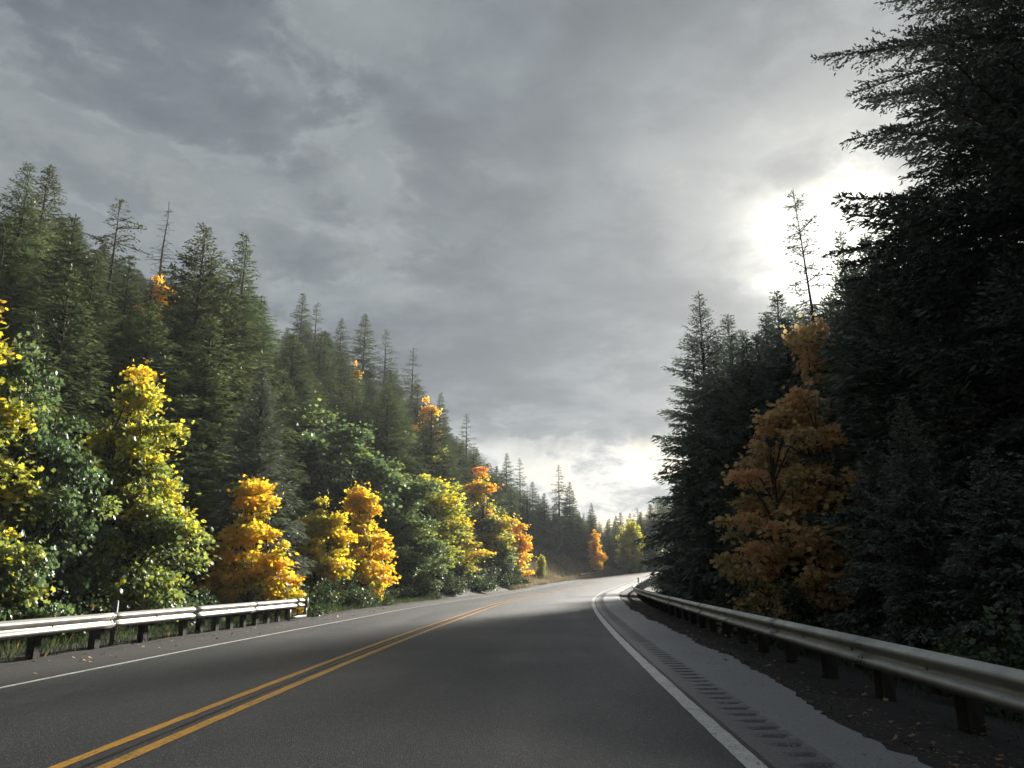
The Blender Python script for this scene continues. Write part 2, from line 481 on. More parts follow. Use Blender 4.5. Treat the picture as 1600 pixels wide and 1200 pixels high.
def terrain(X, Y):
    shape = np.shape(X)
    X = np.ravel(np.asarray(X, float)); Y = np.ravel(np.asarray(Y, float))
    S, O = station(X, Y)
    zr = np.interp(S, SS, _z)
    o = np.maximum(-O, 0)
    # left: flat shelf, then the hillside; close to the bend a grassy bank rises straight from the road
    toe = 15.0 - 8.2 * sstep(40, 60, S)
    up = np.maximum(o - toe, 0)
    hill = np.where(up < 55, .62 * up, 34 + .02 * (up - 55)) - .10 * np.maximum(up - 75, 0)
    fade = 1 - sstep(118, 152, Y + .25 * X)
    far = np.minimum(np.maximum(o - 16, 0) * .05, 4)
    near = -.22 - .012 * np.minimum(o, 15)
    zl = zr + near + hill * fade + far * (1 - fade)
    # right: verge, then the ground falls away gently
    q = np.maximum(O - 8.0, 0)
    zrr = zr - .20 - .22 * np.minimum(q, 12) - .03 * np.maximum(q - 12, 0) - .10 * sstep(5.5, 8, O)
    z = np.where(O < 0, zl, zrr)
    away = sstep(7.5, 16, np.abs(O))
    z = z + away * ((vnoise(X, Y, 9, 1) - .5) * 1.3 + (vnoise(X, Y, 3.1, 2) - .5) * .4 + (vnoise(X, Y, 34, 3) - .5) * 3.0 * sstep(20, 50, np.abs(O)))
    return z.reshape(shape)

def ground_z(x, y):
    return float(terrain(np.array([x]), np.array([y]))[0])

# ------------------------------------------------------------------ ground, road
xs = np.unique(np.concatenate([np.arange(-60, 60, 1.5), np.linspace(60, 400, 24), -np.linspace(60, 400, 24)]))
ys = np.unique(np.concatenate([np.arange(-30, 170, 1.5), np.linspace(170, 560, 26), -np.linspace(30, 200, 12)]))
GX, GY = np.meshgrid(xs, ys, indexing='ij')
GZ = terrain(GX, GY)
tag(link("ground", npmesh("ground", np.stack([GX, GY, GZ], -1), grid_faces(len(xs), len(ys)), True, None, M['earth'])), kind="structure")

def strip(name, s, offs, dz, mat, parent=None, smooth=True):
    s = np.asarray(s, float)
    offs = np.asarray(offs, float)
    if offs.ndim == 1: offs = np.broadcast_to(offs, (len(s), len(offs)))
    v = P(s[:, None], offs, dz)
    me = npmesh(name, v, grid_faces(v.shape[0], v.shape[1])[:, ::-1], smooth, None, mat)
    return link(name, me, parent)

s_road = np.concatenate([np.arange(-60, 0, 2.0), np.arange(0, 130, .5), np.arange(130, 260, 1.5)])
RUM0, RUM1 = WR + .12, WR + .54
road = strip("road", s_road, [-WL - .02, -2.8, -1.9, -1.0, 0, 1.1, 2.2, 3.3, RUM0], 0, M['asphalt'])
tag(road, kind="structure")
# outer shoulder on the left, its edge ragged
wob = (vnoise(s_road, 0, .9, 5) - .5) * .28 + (vnoise(s_road, 0, .35, 6) - .5) * .14
lw = np.interp(s_road, [-60, 25, 40, 260], [5.95, 5.95, 5.25, 5.2])
o = np.stack([-(lw + wob), np.full_like(wob, -4.8), np.full_like(wob, -4.3), np.full_like(wob, -WL - .02)], 1)
strip("shoulder", s_road, o, 0, M['shoulder_left'], road)
# right shoulder with a broken edge
s_f = np.concatenate([np.arange(-30, 0, 1.), np.arange(0, 70, .06), np.arange(70, 260, 1.)])
wob = (vnoise(s_f, 0, 2.3, 7) - .5) * .22 + (vnoise(s_f, 0, .7, 8) - .5) * .12 + (vnoise(s_f, 0, .25, 18) - .5) * .12 + (vnoise(s_f, 0, .11, 28) - .5) * .08
rw = np.interp(s_f, [-60, 4, 12, 40, 260], [5.35, 5.4, 5.7, 5.85, 5.85]) + wob * .8
top = np.stack([np.full_like(rw, RUM1), RUM1 + (rw - RUM1) * .33, RUM1 + (rw - RUM1) * .66, rw], 1)
v = P(s_f[:, None], top, 0)
ve = P(s_f[:, None], np.stack([rw, rw + .05], 1), 0); ve[:, 1, 2] -= .06
sh = link("shoulder", npmesh("shoulder", v, grid_faces(len(s_f), 4)[:, ::-1], False, None, M['shoulder']), road)
link("shoulder_edge", npmesh("shoulder_edge", ve, grid_faces(len(s_f), 2)[:, ::-1], False, None, M['gravel']), road)
# milled rumble grooves between edge line and shoulder
s_r = np.arange(1.0, 62, .0194)
o_r = np.linspace(RUM0, RUM1, 13)
ph = (s_r % .31) / .31
groove_s = np.clip(np.cos((ph - .5) * 2 * np.pi) * 3.2 - 1.0, 0, 1.0)
uu = (o_r - RUM0) / (RUM1 - RUM0)
groove_o = np.clip((uu - .28) * 2.0, 0, 1) * np.clip((.93 - uu) * 12, 0, 1)
jit = .45 + 1.0 * vnoise(np.floor(s_r / .31) * .31, 0, .31, 9)
dz = -.042 * groove_s[:, None] * groove_o[None] * jit[:, None]
v = P(s_r[:, None], o_r[None], dz)
M['rumble'] = asphalt('asphalt_rumble', (.085, .088, .09), (.12, .123, .127), .40, .52, .4, .5)
link("rumble_strip", npmesh("rumble_strip", v, grid_faces(len(s_r), len(o_r))[:, ::-1], True, None, M['rumble']), road)
strip("rumble_strip", np.concatenate([np.arange(61.97, 260, 1.)]), np.linspace(RUM0, RUM1, 3), 0, M['rumble'], road)
strip("rumble_strip", np.arange(-60, 1.01, 1.), np.linspace(RUM0, RUM1, 3), 0, M['rumble'], road)

def line(name, off, w, mat):
    e = (vnoise(s_f, 0, .3, 11 + off) - .5) * .012
    oo = np.stack([off - w / 2 + e, np.full_like(e, off), off + w / 2 - e], 1)
    strip(name, s_f, oo, .004, mat, road)
line("white_line", -WL + .06, .11, M['white_paint'])
line("white_line", WR, .14, M['white_paint'])
M['tar'] = plain('joint_tar', (.008, .008, .009), .35)
line("joint", .012, .035, M['tar'])
line("yellow_line", -.17, .105, M['yellow_paint'])
line("yellow_line", .17, .115, M['yellow_paint'])

# verges
sv = np.concatenate([np.arange(-40, 0, 1.), np.arange(0, 60, .25), np.arange(60, 260, 1.)])
ov = np.linspace(5.0, 9.2, 22)
v = P(sv[:, None], ov[None], 0)
v[..., 2] -= .035 + .05 * np.maximum(ov - 5.3, 0)[None] + .10 * np.maximum(ov - 7.2, 0)[None]
v[..., 2] += (vnoise(v[..., 0], v[..., 1], .5, 12) - .5) * .035 + (vnoise(v[..., 0], v[..., 1], .17, 13) - .5) * .02
tag(link("verge", npmesh("verge", v, grid_faces(len(sv), len(ov))[:, ::-1], True, None, M['gravel'])), kind="structure")
ov = -np.linspace(4.9, 9.5, 14)
v = P(sv[:, None], ov[None], 0)
v[..., 2] = P(sv[:, None], np.full((1, 14), -5.0), 0)[..., 2] - .05 - .03 * np.maximum(-ov - 5.4, 0)[None]
v[..., 2] += (vnoise(v[..., 0], v[..., 1], .5, 14) - .5) * .05
tag(link("verge", npmesh("verge", v, grid_faces(len(sv), len(ov)), True, None, M['gravel'])), kind="structure")

# ------------------------------------------------------------------ guardrails
# W profile: (height from beam centre, proud towards the road)
WP = np.array([(-.155, .000), (-.150, .012), (-.135, .030), (-.115, .068), (-.095, .080), (-.072, .080), (-.052, .066), (-.022, .014), (0, .002),
               (.022, .014), (.052, .066), (.072, .080), (.095, .080), (.115, .068), (.135, .030), (.150, .012), (.155, .000)])
TH = .006

def beam_mesh(s0, s1, offf, zc, side, mat='steel'):
    """side=+1: rail right of the road, its face looks to -off"""
    n = max(3, int((s1 - s0) / .4) + 1)
    s = np.linspace(s0, s1, n)
    o = offf(s); zz = zc(s)
    front = P(s[:, None], o[:, None] - side * WP[None, :, 1], 0)
    back = P(s[:, None], o[:, None] - side * (WP[None, :, 1] - TH), 0)
    for a in (front, back):
        a[..., 2] = zz[:, None] + WP[None, :, 0]
    m = len(WP)
    v = np.concatenate([front, back[:, ::-1]], 1)
    nv = 2 * m
    f = []
    for i in range(n - 1):
        for j in range(nv):
            k = (j + 1) % nv
            f.append((i * nv + j, (i + 1) * nv + j, (i + 1) * nv + k, i * nv + k))
    f4 = [np.array(f)]
    v = v.reshape(-1, 3)
    caps = [[j, j + 1, nv - 2 - j, nv - 1 - j] for j in range(m - 1)]
    f4.append(np.array(caps)); f4.append(np.array(caps)[:, ::-1] + (n - 1) * nv)
    return npmesh("beam", v, np.concatenate(f4), False, None, M[mat])

def bolt_mesh():
    an = np.linspace(0, 2 * np.pi, 8, endpoint=False)
    v = [(0.016 * math.cos(a), 0, .016 * math.sin(a)) for a in an] + [(.010 * math.cos(a), -.012, .010 * math.sin(a)) for a in an]
    b = Bag(); b.add(v, [[i, (i + 1) % 8, 8 + (i + 1) % 8, 8 + i] for i in range(8)])
    b.add([(0.010 * math.cos(a), -.012, .010 * math.sin(a)) for a in an], [list(range(8))])
    return b.mesh("bolt", M['bolt'])
BOLT = bolt_mesh()
def block_mesh(name, sx, sy, sz, mat, bev=.008):
    import bmesh
    bm = bmesh.new()
    bmesh.ops.create_cube(bm, size=1)
    for v_ in bm.verts: v_.co = Vector((v_.co.x * sx, v_.co.y * sy, (v_.co.z) * sz))
    bmesh.ops.bevel(bm, geom=bm.edges[:], offset=bev, segments=1, affect='EDGES')
    me = bpy.data.meshes.new(name); bm.to_mesh(me); bm.free(); me.materials.append(mat)
    return me
POST = block_mesh("post", .15, .20, 1.10, M['post'], .010)
BLOCK = block_mesh("blockout", .15, .19, .34, M['post'], .008)

def heading(s): return float(np.interp(s, SS, _h))

def guardrail(label, s0, s1, offf, zc, side, panel, post_s, bolts_to, mat="steel"):
    p0 = P(s0, offf(np.array([s0]))[0])
    root = empty("guardrail", (float(p0[0]), float(p0[1]), float(p0[2])))
    tag(root, label, "guardrail")
    inv = Vector(root.location)
    s = s0; i = 0
    while s < s1 - .05:
        e = min(s + panel, s1)
        # neighbouring sheets lap over each other by a hand's width
        ov_ = (lambda q, i=i: offf(q) - side * (TH + .001) * (i % 2))
        me = beam_mesh(s, min(e + .16, s1), ov_, zc, side, mat)
        b = link("beam", me, root); b.location = -inv
        if s < bolts_to:
            for ds_, rows in ((.03, (-.085, -.05, .05, .085)), (.13, (-.085, -.05, .05, .085))):
                for r_ in rows:
                    q = s + ds_
                    pos = P(q, float(offf(np.array([q]))[0]) - side * (float(np.interp(r_, WP[:, 0], WP[:, 1])) + TH + .001), 0)
                    bo = link("bolt", BOLT, root)
                    bo.location = Vector((pos[0], pos[1], float(zc(np.array([q]))[0]) + r_)) - inv
                    bo.rotation_euler = (0, 0, -heading(q) + (-math.pi / 2 if side > 0 else math.pi / 2))
        s = e; i += 1
    for q in post_s:
        oq = float(offf(np.array([q]))[0]); zq = float(zc(np.array([q]))[0])
        pb = P(q, oq + side * .105, 0); pp = P(q, oq + side * .305, 0)
        po = link("post", POST, root)
        po.location = Vector((pp[0], pp[1], zq + .10 - .55)) - inv
        po.rotation_euler = (0, 0, -heading(q) + math.pi / 2 * 0)
        bl = link("blockout", BLOCK, po)
        # post local x is across the road
        bl.location = (-side * .20, 0, .55 - .10 - .045)
        bl.rotation_euler = (0, 0, math.pi / 2 * 0)
        if q < bolts_to:
            pos = P(q, oq - side * .008, 0)
            bo = link("bolt", BOLT, root)
            bo.location = Vector((pos[0], pos[1], zq)) - inv
            bo.rotation_euler = (0, 0, -heading(q) + (-math.pi / 2 if side > 0 else math.pi / 2))
            bo.scale = (1.4, 1.6, 1.4)
    return root

def zat(off, dz):
    return lambda s: P(s, np.full_like(s, off), 0)[:, 2] + dz
r_off = lambda s: np.interp(s, [-60, 2, 27, 300], [6.2, 6.28, 6.86, 6.86]) + .08
r_z = lambda s: np.interp(s, SS, _z) + .0121 * WR + .5276 - .155
guardrail("long galvanised guardrail curving along the right shoulder under dark firs", -14.0, 128.0, r_off, r_z, 1, 3.81,
          np.arange(-13.5, 127, 1.905), 42)
l_off = lambda s: np.full_like(s, -6.2 - .08)
l_z = lambda s: np.interp(s, SS, _z) - .0381 * WL + .6155 - .155
L_END = 28.8
lp = np.concatenate([np.arange(-12, 19.0, 1.905), np.arange(20.4, L_END - .2, .9525)])
rl = guardrail("short sunlit guardrail on dark posts below the left maples", -14.0, L_END, l_off, l_z, -1, 3.81, lp, 30, 'cream_steel')
# end plate and the bent strut under the last posts
inv = Vector(rl.location)
pe = P(L_END + .03, -6.24); he = heading(L_END)
b = Bag(); b.box((0, 0, 0), (.20, .05, .36))
ep = link("end_plate", b.mesh("end_plate", M['cream_steel']), rl)
ep.location = Vector((pe[0], pe[1], float(l_z(np.array([L_END]))[0]))) - inv
ep.rotation_euler = (0, 0, -he)
zb = float(l_z(np.array([L_END]))[0])
b = Bag()
for (dy, dz_, sy, sz) in ((-.03, -.30, .07, .26), (-1.65, -.30, .07, .26), (-.84, -.46, 1.69, .07)):
    b.box((0, dy, dz_), (.09, sy, sz))
stt = link("strut", b.mesh("strut", M['cream_steel']), rl)
stt.location = Vector((float(P(L_END, -6.20)[0]), float(P(L_END, -6.20)[1]), zb)) - inv
stt.rotation_euler = (0, 0, -he)
f_off = lambda s: np.full_like(s, -6.6)
f_z = lambda s: P(s, np.full_like(s, -5.0), 0)[:, 2] + .36
guardrail("distant low guardrail on the outside of the far bend", 112.0, 190.0, f_off, f_z, -1, 7.62, np.arange(112.5, 190, 3.81), -99, 'shaded_steel')

# marker posts
def marker(name, label, pos, h, w, mat, refl=None):
    e = empty(name, pos); tag(e, label, "marker post")
    b = Bag(); b.box((0, 0, h / 2), (w, w * .45, h)); b.box((0, 0, h + .01), (w * .8, w * .35, .02))
    link("post", b.mesh("post", mat), e)
    if refl:
        b = Bag(); b.box((0, -w * .25 - .004, h - .12), (w * .8, .006, .16))
        link("reflector", b.mesh("reflector", refl), e)
pm = P(86.0, 6.5); marker("marker_post", "small white marker post in front of the right guardrail where it bends away", (float(pm[0]), float(pm[1]), float(pm[2]) - .12), 1.0, .15, M['marker_white'], M['marker_white'])
pm = at_depth(180, 955, 18.0); gz = ground_z(pm.x, pm.y)
marker("marker_post", "slim grey marker stake behind the left guardrail", (pm.x, pm.y, gz), pm.z + .22 - gz, .10, M['marker_grey'])

# ------------------------------------------------------------------ conifers
def unit(v): return v / (np.linalg.norm(v, axis=-1, keepdims=True) + 1e-9)

def kites(p, d, n, ln, wd, fold=.25):
    """leaf-like bent quads from base p along d"""
    d = unit(d); s = unit(np.cross(d, n)); n2 = np.cross(s, d)
    ln = np.asarray(ln)[:, None]; wd = np.asarray(wd)[:, None]
    a = p; c = p + d * ln
    m = p + d * ln * .42
    l = m + s * wd * .5 + n2 * wd * fold; r = m - s * wd * .5 + n2 * wd * fold
    v = np.stack([a, l, c, r], 1).reshape(-1, 3)
    f = np.arange(len(p) * 4).reshape(-1, 4)
    return v, f

def conifer(seed, H, Rb, z0=.10, whorl=.021, nper=5, prof=.85, dome=0.0, droop=.35, up=.65, slen=.30, swid=.10, bl_step=.20, spray_step=.38,
            irr=.3, low_taper=.7, blen_k=.40, gap=0.0, mat='needle', trunk_r=.017, limb_mat='bark', tint_mid=.45, bdz=-.14, sprz=-.10, sdroop=.22, wide=(.15, .95), sprd=.25, nsp=.55):
    g = np.random.default_rng(seed)
    zs = []
    z = z0 * H
    while z < H * .985:
        zs.append(z); z += whorl * H * g.uniform(.6, 1.3) * (1.15 - .55 * z / H)
    bz, baz = [], []
    a0 = 0
    for z in zs:
        n = max(3, nper + g.integers(-1, 2)); a0 += g.uniform(.4, 1.2)
        if g.random() < gap: n = max(1, n - 3)
        for i in range(n):
            bz.append(z + g.normal(0, .25 * whorl * H)); baz.append(a0 + i * 2 * np.pi / n + g.normal(0, .22))
    bz = np.array(bz); baz = np.array(baz)
    t = np.clip((bz - z0 * H) / (H - z0 * H), 0, 1)
    shape = (1 - dome) * (1 - t) ** prof + dome * np.sqrt(np.clip(1 - t ** 3.2, 0, 1)) * .62
    L = Rb * shape * np.minimum(1, low_taper + t * 2.2) * g.uniform(1 - irr, 1 + irr * .55, len(t)) * (1 - .55 * sstep(.80, 1.0, t)) + .007 * H
    # whole sides of a tree run longer or shorter in bands
    L *= 1 + irr * .55 * (vnoise(np.cos(baz) * 2 + 5, bz / H * 7 + np.sin(baz) * 2, 1.0, seed) - .5) * 2
    el = -.22 + (up + .22) * t ** 1.1 + g.normal(0, .10, len(t))
    sag = droop * (1 - t) * g.uniform(.6, 1.4, len(t))
    rad = np.stack([np.cos(baz), np.sin(baz), np.zeros_like(baz)], 1)
    tan = np.stack([-np.sin(baz), np.cos(baz), np.zeros_like(baz)], 1)
    bend = g.normal(0, .12, len(t))
    def bp(i, u):
        r = L[i] * u
        zz = L[i] * (np.sin(el[i]) * u - sag[i] * u * u + .55 * sag[i] * u ** 3)
        return rad[i] * (r * np.cos(el[i]))[:, None] + tan[i] * (L[i] * bend[i] * u * u)[:, None] + np.array([0, 0, 1.]) * (bz[i] + zz)[:, None]
    # branchlets, alternating sides
    cnt = np.maximum(4, (L / bl_step * 2).astype(int))
    bi = np.repeat(np.arange(len(L)), cnt)
    k = np.concatenate([np.arange(c) for c in cnt])
    u = .12 + .88 * (k + g.uniform(0, 1, len(k))) / np.repeat(cnt, cnt)
    sd = np.where(k % 2 == 0, 1., -1.)
    blen = (blen_k * L[bi] * (1 - u) ** .75 * np.minimum(1, .45 + u * 1.6) + slen * .7) * g.uniform(.65, 1.15, len(k))
    blen = np.minimum(blen, .11 * H)
    base = bp(bi, u)
    dax = unit(bp(bi, np.minimum(u + .05, 1.05)) - base)
    aa = g.normal(.95, .16, len(k)) * np.clip(1.15 - .55 * u, .3, 1)
    bd = dax * np.cos(aa)[:, None] + tan[bi] * (sd * np.sin(aa))[:, None]
    bd[:, 2] += g.normal(bdz, .12, len(k)) - .10 * (1 - t[bi])
    bd = unit(bd)
    # sprays on each branchlet
    sc = np.maximum(2, (blen / (slen * spray_step)).astype(int))
    si = np.repeat(np.arange(len(k)), sc)
    j = np.concatenate([np.arange(c) for c in sc])
    w = (j + g.uniform(0.1, .9, len(j))) / np.repeat(sc, sc)
    sp = base[si] + bd[si] * (blen[si] * w)[:, None]
    sp[:, 2] -= sdroop * blen[si] * w * w
    side = unit(np.cross(bd[si], np.array([0, 0, 1.])))
    ang = np.where(j % 2 == 0, 1, -1) * g.uniform(wide[0], wide[1], len(j)) * (1 - .5 * w)
    d = bd[si] * np.cos(ang)[:, None] + side * np.sin(ang)[:, None]
    d[:, 2] += g.normal(sprz, sprd, len(j))
    nn = unit(np.array([0, 0, 1.]) + g.normal(0, nsp, (len(j), 3)))
    # sprays straight along the limb, hiding bare wood near its tip
    ac = np.maximum(3, (L / (slen * .45)).astype(int)); ai = np.repeat(np.arange(len(L)), ac)
    aj = np.concatenate([np.arange(c) for c in ac])
    au = .25 + .75 * (aj + g.uniform(0, 1, len(aj))) / np.repeat(ac, ac)
    ap = bp(ai, au); ad = unit(bp(ai, au + .05) - ap) + g.normal(0, .32, (len(ai), 3))
    # leader
    m = 26
    lp_ = np.stack([g.normal(0, .012, m), g.normal(0, .012, m), H * (.93 + .065 * np.linspace(0, 1, m))], 1)
    ld = np.stack([g.normal(0, .45, m), g.normal(0, .45, m), np.full(m, .9)], 1)
    p_ = np.concatenate([sp, ap, lp_]); d_ = np.concatenate([d, ad, ld])
    n_ = np.concatenate([nn, unit(np.array([0, 0, 1.]) + g.normal(0, nsp * 1.1, (len(ap) + m, 3)))])
    N = len(p_)
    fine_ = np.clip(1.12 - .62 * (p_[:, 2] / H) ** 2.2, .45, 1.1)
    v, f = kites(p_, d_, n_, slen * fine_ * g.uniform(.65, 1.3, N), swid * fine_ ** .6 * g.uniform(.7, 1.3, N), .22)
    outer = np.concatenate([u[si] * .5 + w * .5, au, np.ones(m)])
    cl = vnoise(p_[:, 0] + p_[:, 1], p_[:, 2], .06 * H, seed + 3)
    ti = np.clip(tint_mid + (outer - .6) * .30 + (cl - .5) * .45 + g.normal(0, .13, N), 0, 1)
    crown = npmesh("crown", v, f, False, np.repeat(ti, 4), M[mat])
    # trunk and limbs in one mesh
    b = Bag()
    zt = np.linspace(-.04 * H, H, 14)
    wv = np.cumsum(g.normal(0, .0018 * H, (14, 2)), 0); wv -= wv[1]
    tv, tf = tube(np.stack([wv[:, 0] * .5, wv[:, 1] * .5, zt], 1), trunk_r * H * np.clip(1 - np.maximum(zt, 0) / H, .03, 1) ** .9 + .004 * H * (zt < 0), 8)
    b.add(tv, tf)
    uu = np.array([0, .35, .7, .97])
    allp = np.stack([bp(np.arange(len(L)), np.full(len(L), q)) for q in uu], 1)
    for q in range(len(L)):
        r0 = .010 * L[q] + .008
        tv, tf = tube(allp[q], r0 * np.array([1.5, 1, .6, .15]), 3)
        b.add(tv, tf)
    trunk = b.mesh("trunk", M[limb_mat], True)
    return dict(H=H, crown=crown, trunk=trunk)

# ------------------------------------------------------------------ broadleaf trees
LOBE_A = np.array([0, .55, 1.25, 1.75, 2.25, 3.1])        # half outline angles of a lobed leaf
def maple_leaves(p, d, n, size, rich, g):
    d = unit(d); s = unit(np.cross(d, n)); n2 = np.cross(s, d)
    if rich:
        # stalk point and three broad lobes, slightly cupped: four quads around the heart of the leaf
        out = [(-.05, 0), (.12, .52), (.34, .26), (.62, .56), (1.0, 0), (.62, -.56), (.34, -.26), (.12, -.52)]
        ctr = (.32, 0)
        pts = [ctr] + out
        up = [-.10, 0, .10, 0, .12, .05, .12, 0, .10]
        v = np.stack([p + (d * a + s * b_ + n2 * c_) * size[:, None] for (a, b_), c_ in zip(pts, up)], 1)
        m = len(pts)
        f = [[0, 1 + i, 1 + (i + 1), 1 + (i + 2) % 8] for i in range(0, 8, 2)]
        F = (np.arange(len(p))[:, None, None] * m + np.array(f)[None]).reshape(-1, 4)
        return v.reshape(-1, 3), F, m
    pts = [(0, 0), (.45, .52), (1.0, .0), (.45, -.52)]; up = [0, .14, -.05, .14]
    v = np.stack([p + (d * a + s * b_ + n2 * c_) * size[:, None] for (a, b_), c_ in zip(pts, up)], 1)
    return v.reshape(-1, 3), np.arange(len(p) * 4).reshape(-1, 4), 4

def broadleaf(seed, H, W, leaf=.17, nleaf=16000, nclump=70, rich=True, tint=(.5, .25), topgain=.3, clumpvar=.18, env='egg', base=.10, clump_r=.16, mat='maple',
              flat=.6, trunk_r=.018, lobes_n=17):
    """W: crown width. tint = (mean, spread); topgain shifts the tint with height"""
    g = np.random.default_rng(seed)
    # clump centres on and in an uneven egg
    def envw(tt):
        if env == 'egg': return (math.sin(math.pi * min(1, .12 + tt * .93)) ** .7) * (1.06 - .35 * tt)
        if env == 'cone': return ((1 - tt) ** .70 * min(1, .60 + 2.0 * tt)) + .05
        return math.sqrt(max(0, 1 - (2 * tt - 1) ** 2)) * .5 + .5 * (1 - tt ** 3)
    # the crown is a heap of uneven lobes carried by the limbs, each lobe a heap of leafy clumps
    lobes = []
    nl = lobes_n
    a = g.uniform(0, 6.28)
    for i in range(nl):
        tt = (i + g.uniform(.1, .9)) / nl
        h = base + (1 - base) * tt * .93
        a += 2.4 + g.normal(0, .35)
        w = envw(tt)
        rl_ = W * g.uniform(.15, .27) * (.55 + .6 * min(1, w))
        ro = max(0.0, W / 2 * w * g.uniform(.72, 1.12) - rl_ * .75)
        lobes.append((math.cos(a) * ro, math.sin(a) * ro, h * H, rl_))
    for k_ in range(max(2, nl // 5)):      # core, so the middle is not hollow
        tt = (k_ + .5) / max(2, nl // 5); w = envw(tt)
        lobes.append((g.normal(0, .03 * W), g.normal(0, .03 * W), (base + (1 - base) * tt * .88) * H, W * .26 * max(.3, w)))
    lobes = np.array(lobes)
    li = g.choice(len(lobes), nclump, p=lobes[:, 3] ** 2 / (lobes[:, 3] ** 2).sum())
    dq = unit(g.normal(0, 1, (nclump, 3))) * (g.uniform(.1, 1, nclump) ** .45)[:, None]
    C = np.zeros((nclump, 4))
    C[:, :3] = lobes[li, :3] + dq * lobes[li, 3:4] * np.array([1, 1, .85])
    C[:, 2] = np.clip(C[:, 2], .05 * H, H * .97)
    C[np.argmax(C[:, 2]), 2] = H * .97
    cr = clump_r * W * g.uniform(.6, 1.25, nclump)
    wt = cr ** 2; per = np.maximum(12, (nleaf * wt / wt.sum()).astype(int))
    ci = np.repeat(np.arange(nclump), per)
    N = len(ci)
    q = unit(g.normal(0, 1, (N, 3))); q[:, 2] = np.where(g.random(N) < .62, np.abs(q[:, 2]), q[:, 2])
    rr = g.uniform(.15, 1, N) ** .5
    # ragged clump edge
    rr *= .75 + .5 * vnoise(q[:, 0] * 2 + ci * 3.7, q[:, 1] * 2 + q[:, 2] * 2, .7, seed + 1)
    p = C[ci, :3] + q * (cr[ci] * rr)[:, None] * np.array([1, 1, flat])
    loose = g.random(N) < .16
    p[loose] += g.normal(0, .45, (int(loose.sum()), 3)) * cr[ci][loose, None]
    ax = np.array([0, 0, .45 * H])
    outw = unit(p - ax * np.array([1, 1, 1]))
    d = unit(q * .7 + outw * .5 + g.normal(0, .55, (N, 3)) + np.array([0, 0, -.35]))
    n = unit(outw * .55 + np.array([0, 0, .75]) + g.normal(0, .55, (N, 3)))
    size = leaf * g.uniform(.6, 1.25, N)
    ok = p[:, 2] > .03 * H
    p, d, n, size, ci = p[ok], d[ok], n[ok], size[ok], ci[ok]
    v, f, m = maple_leaves(p, d, n, size, rich, g)
    ct = g.normal(0, clumpvar, nclump)
    hh = p[:, 2] / H
    edge = np.linalg.norm(p[:, :2], axis=1) / (W / 2)
    t_ = tint[0] + topgain * (hh - .55) + .10 * (edge - .6) + ct[ci] + g.normal(0, tint[1] * .35, len(p))
    crown = npmesh("crown", v, f, False, np.repeat(np.clip(t_, 0, 1), m), M[mat])
    b = Bag()
    fork = base * H * .8 + .06 * H
    ns = 4
    tv, tf = tube(np.array([[0, 0, -.05 * H], [0, 0, 0], [.01 * W, 0, fork * .6], [.0, .01 * W, fork]]), H * trunk_r * np.array([1.35, 1.1, .9, .8]), 8)
    b.add(tv, tf)
    stems = []
    for i in range(ns):
        a = i * 2 * np.pi / ns + g.uniform(-.4, .4)
        e = np.array([math.cos(a) * W * .16, math.sin(a) * W * .16, H * g.uniform(.72, .92)])
        pth = np.array([[0, 0, fork * .9], e * np.array([.5, .5, 0]) + [0, 0, fork + .25 * (e[2] - fork)], e * np.array([.9, .9, 0]) + [0, 0, fork + .65 * (e[2] - fork)], e])
        stems.append(pth)
        tv, tf = tube(pth, H * trunk_r * np.array([.62, .48, .3, .1]), 6); b.add(tv, tf)
    for c in C[:, :3]:
        st = stems[int(g.integers(ns))]
        zz = max(fork, c[2] - g.uniform(.15, .35) * H)
        s_ = np.array([np.interp(zz, st[:, 2], st[:, k_]) for k_ in range(3)])
        mid = (s_ + c) / 2 + np.array([0, 0, .03 * H])
        tv, tf = tube(np.array([s_, mid, c]), H * trunk_r * np.array([.26, .17, .05]), 4); b.add(tv, tf)
    return dict(H=H, W=W, crown=crown, trunk=b.mesh("trunk", M['bark'], True))

def plant(name, kind, pos, rz, sc, label, category, group=None, sz=None, tilt=None):
    e = empty(name, pos, rz)
    e.scale = (sc, sc, sz if sz else sc)
    if tilt: e.rotation_euler = (tilt[0], tilt[1], rz)
    tag(e, label, category, group)
    link("trunk", kind['trunk'], e)
    if kind.get('crown') is not None: link("crown", kind['crown'], e)
    return e

def by_pixel(name, kind, px, top, d, label, category, group=None, rz=0., wk=1.0, sink=.15, tilt=None):
    """a tree in picture column px, its top at the given row; d > 0: distance ahead, d < 0: offset from the road's centre line"""
    if d < 0:
        dd = np.arange(18, 175, .5)
        q = [at_depth(px, 892, float(v_)) for v_ in dd]
        S_, O_ = station(np.array([v_.x for v_ in q]), np.array([v_.y for v_ in q]))
        ok = np.nonzero(O_ <= d)[0]
        d = float(dd[ok[0]]) if len(ok) else float(dd[int(np.argmin(O_))])
    a = at_depth(px, top, d)
    gz = ground_z(a.x, a.y) - sink
    sz = (a.z - gz) / kind['H']
    return plant(name, kind, (a.x, a.y, gz), rz, sz * wk, label, category, group, sz, tilt)

rng = np.random.default_rng(11)
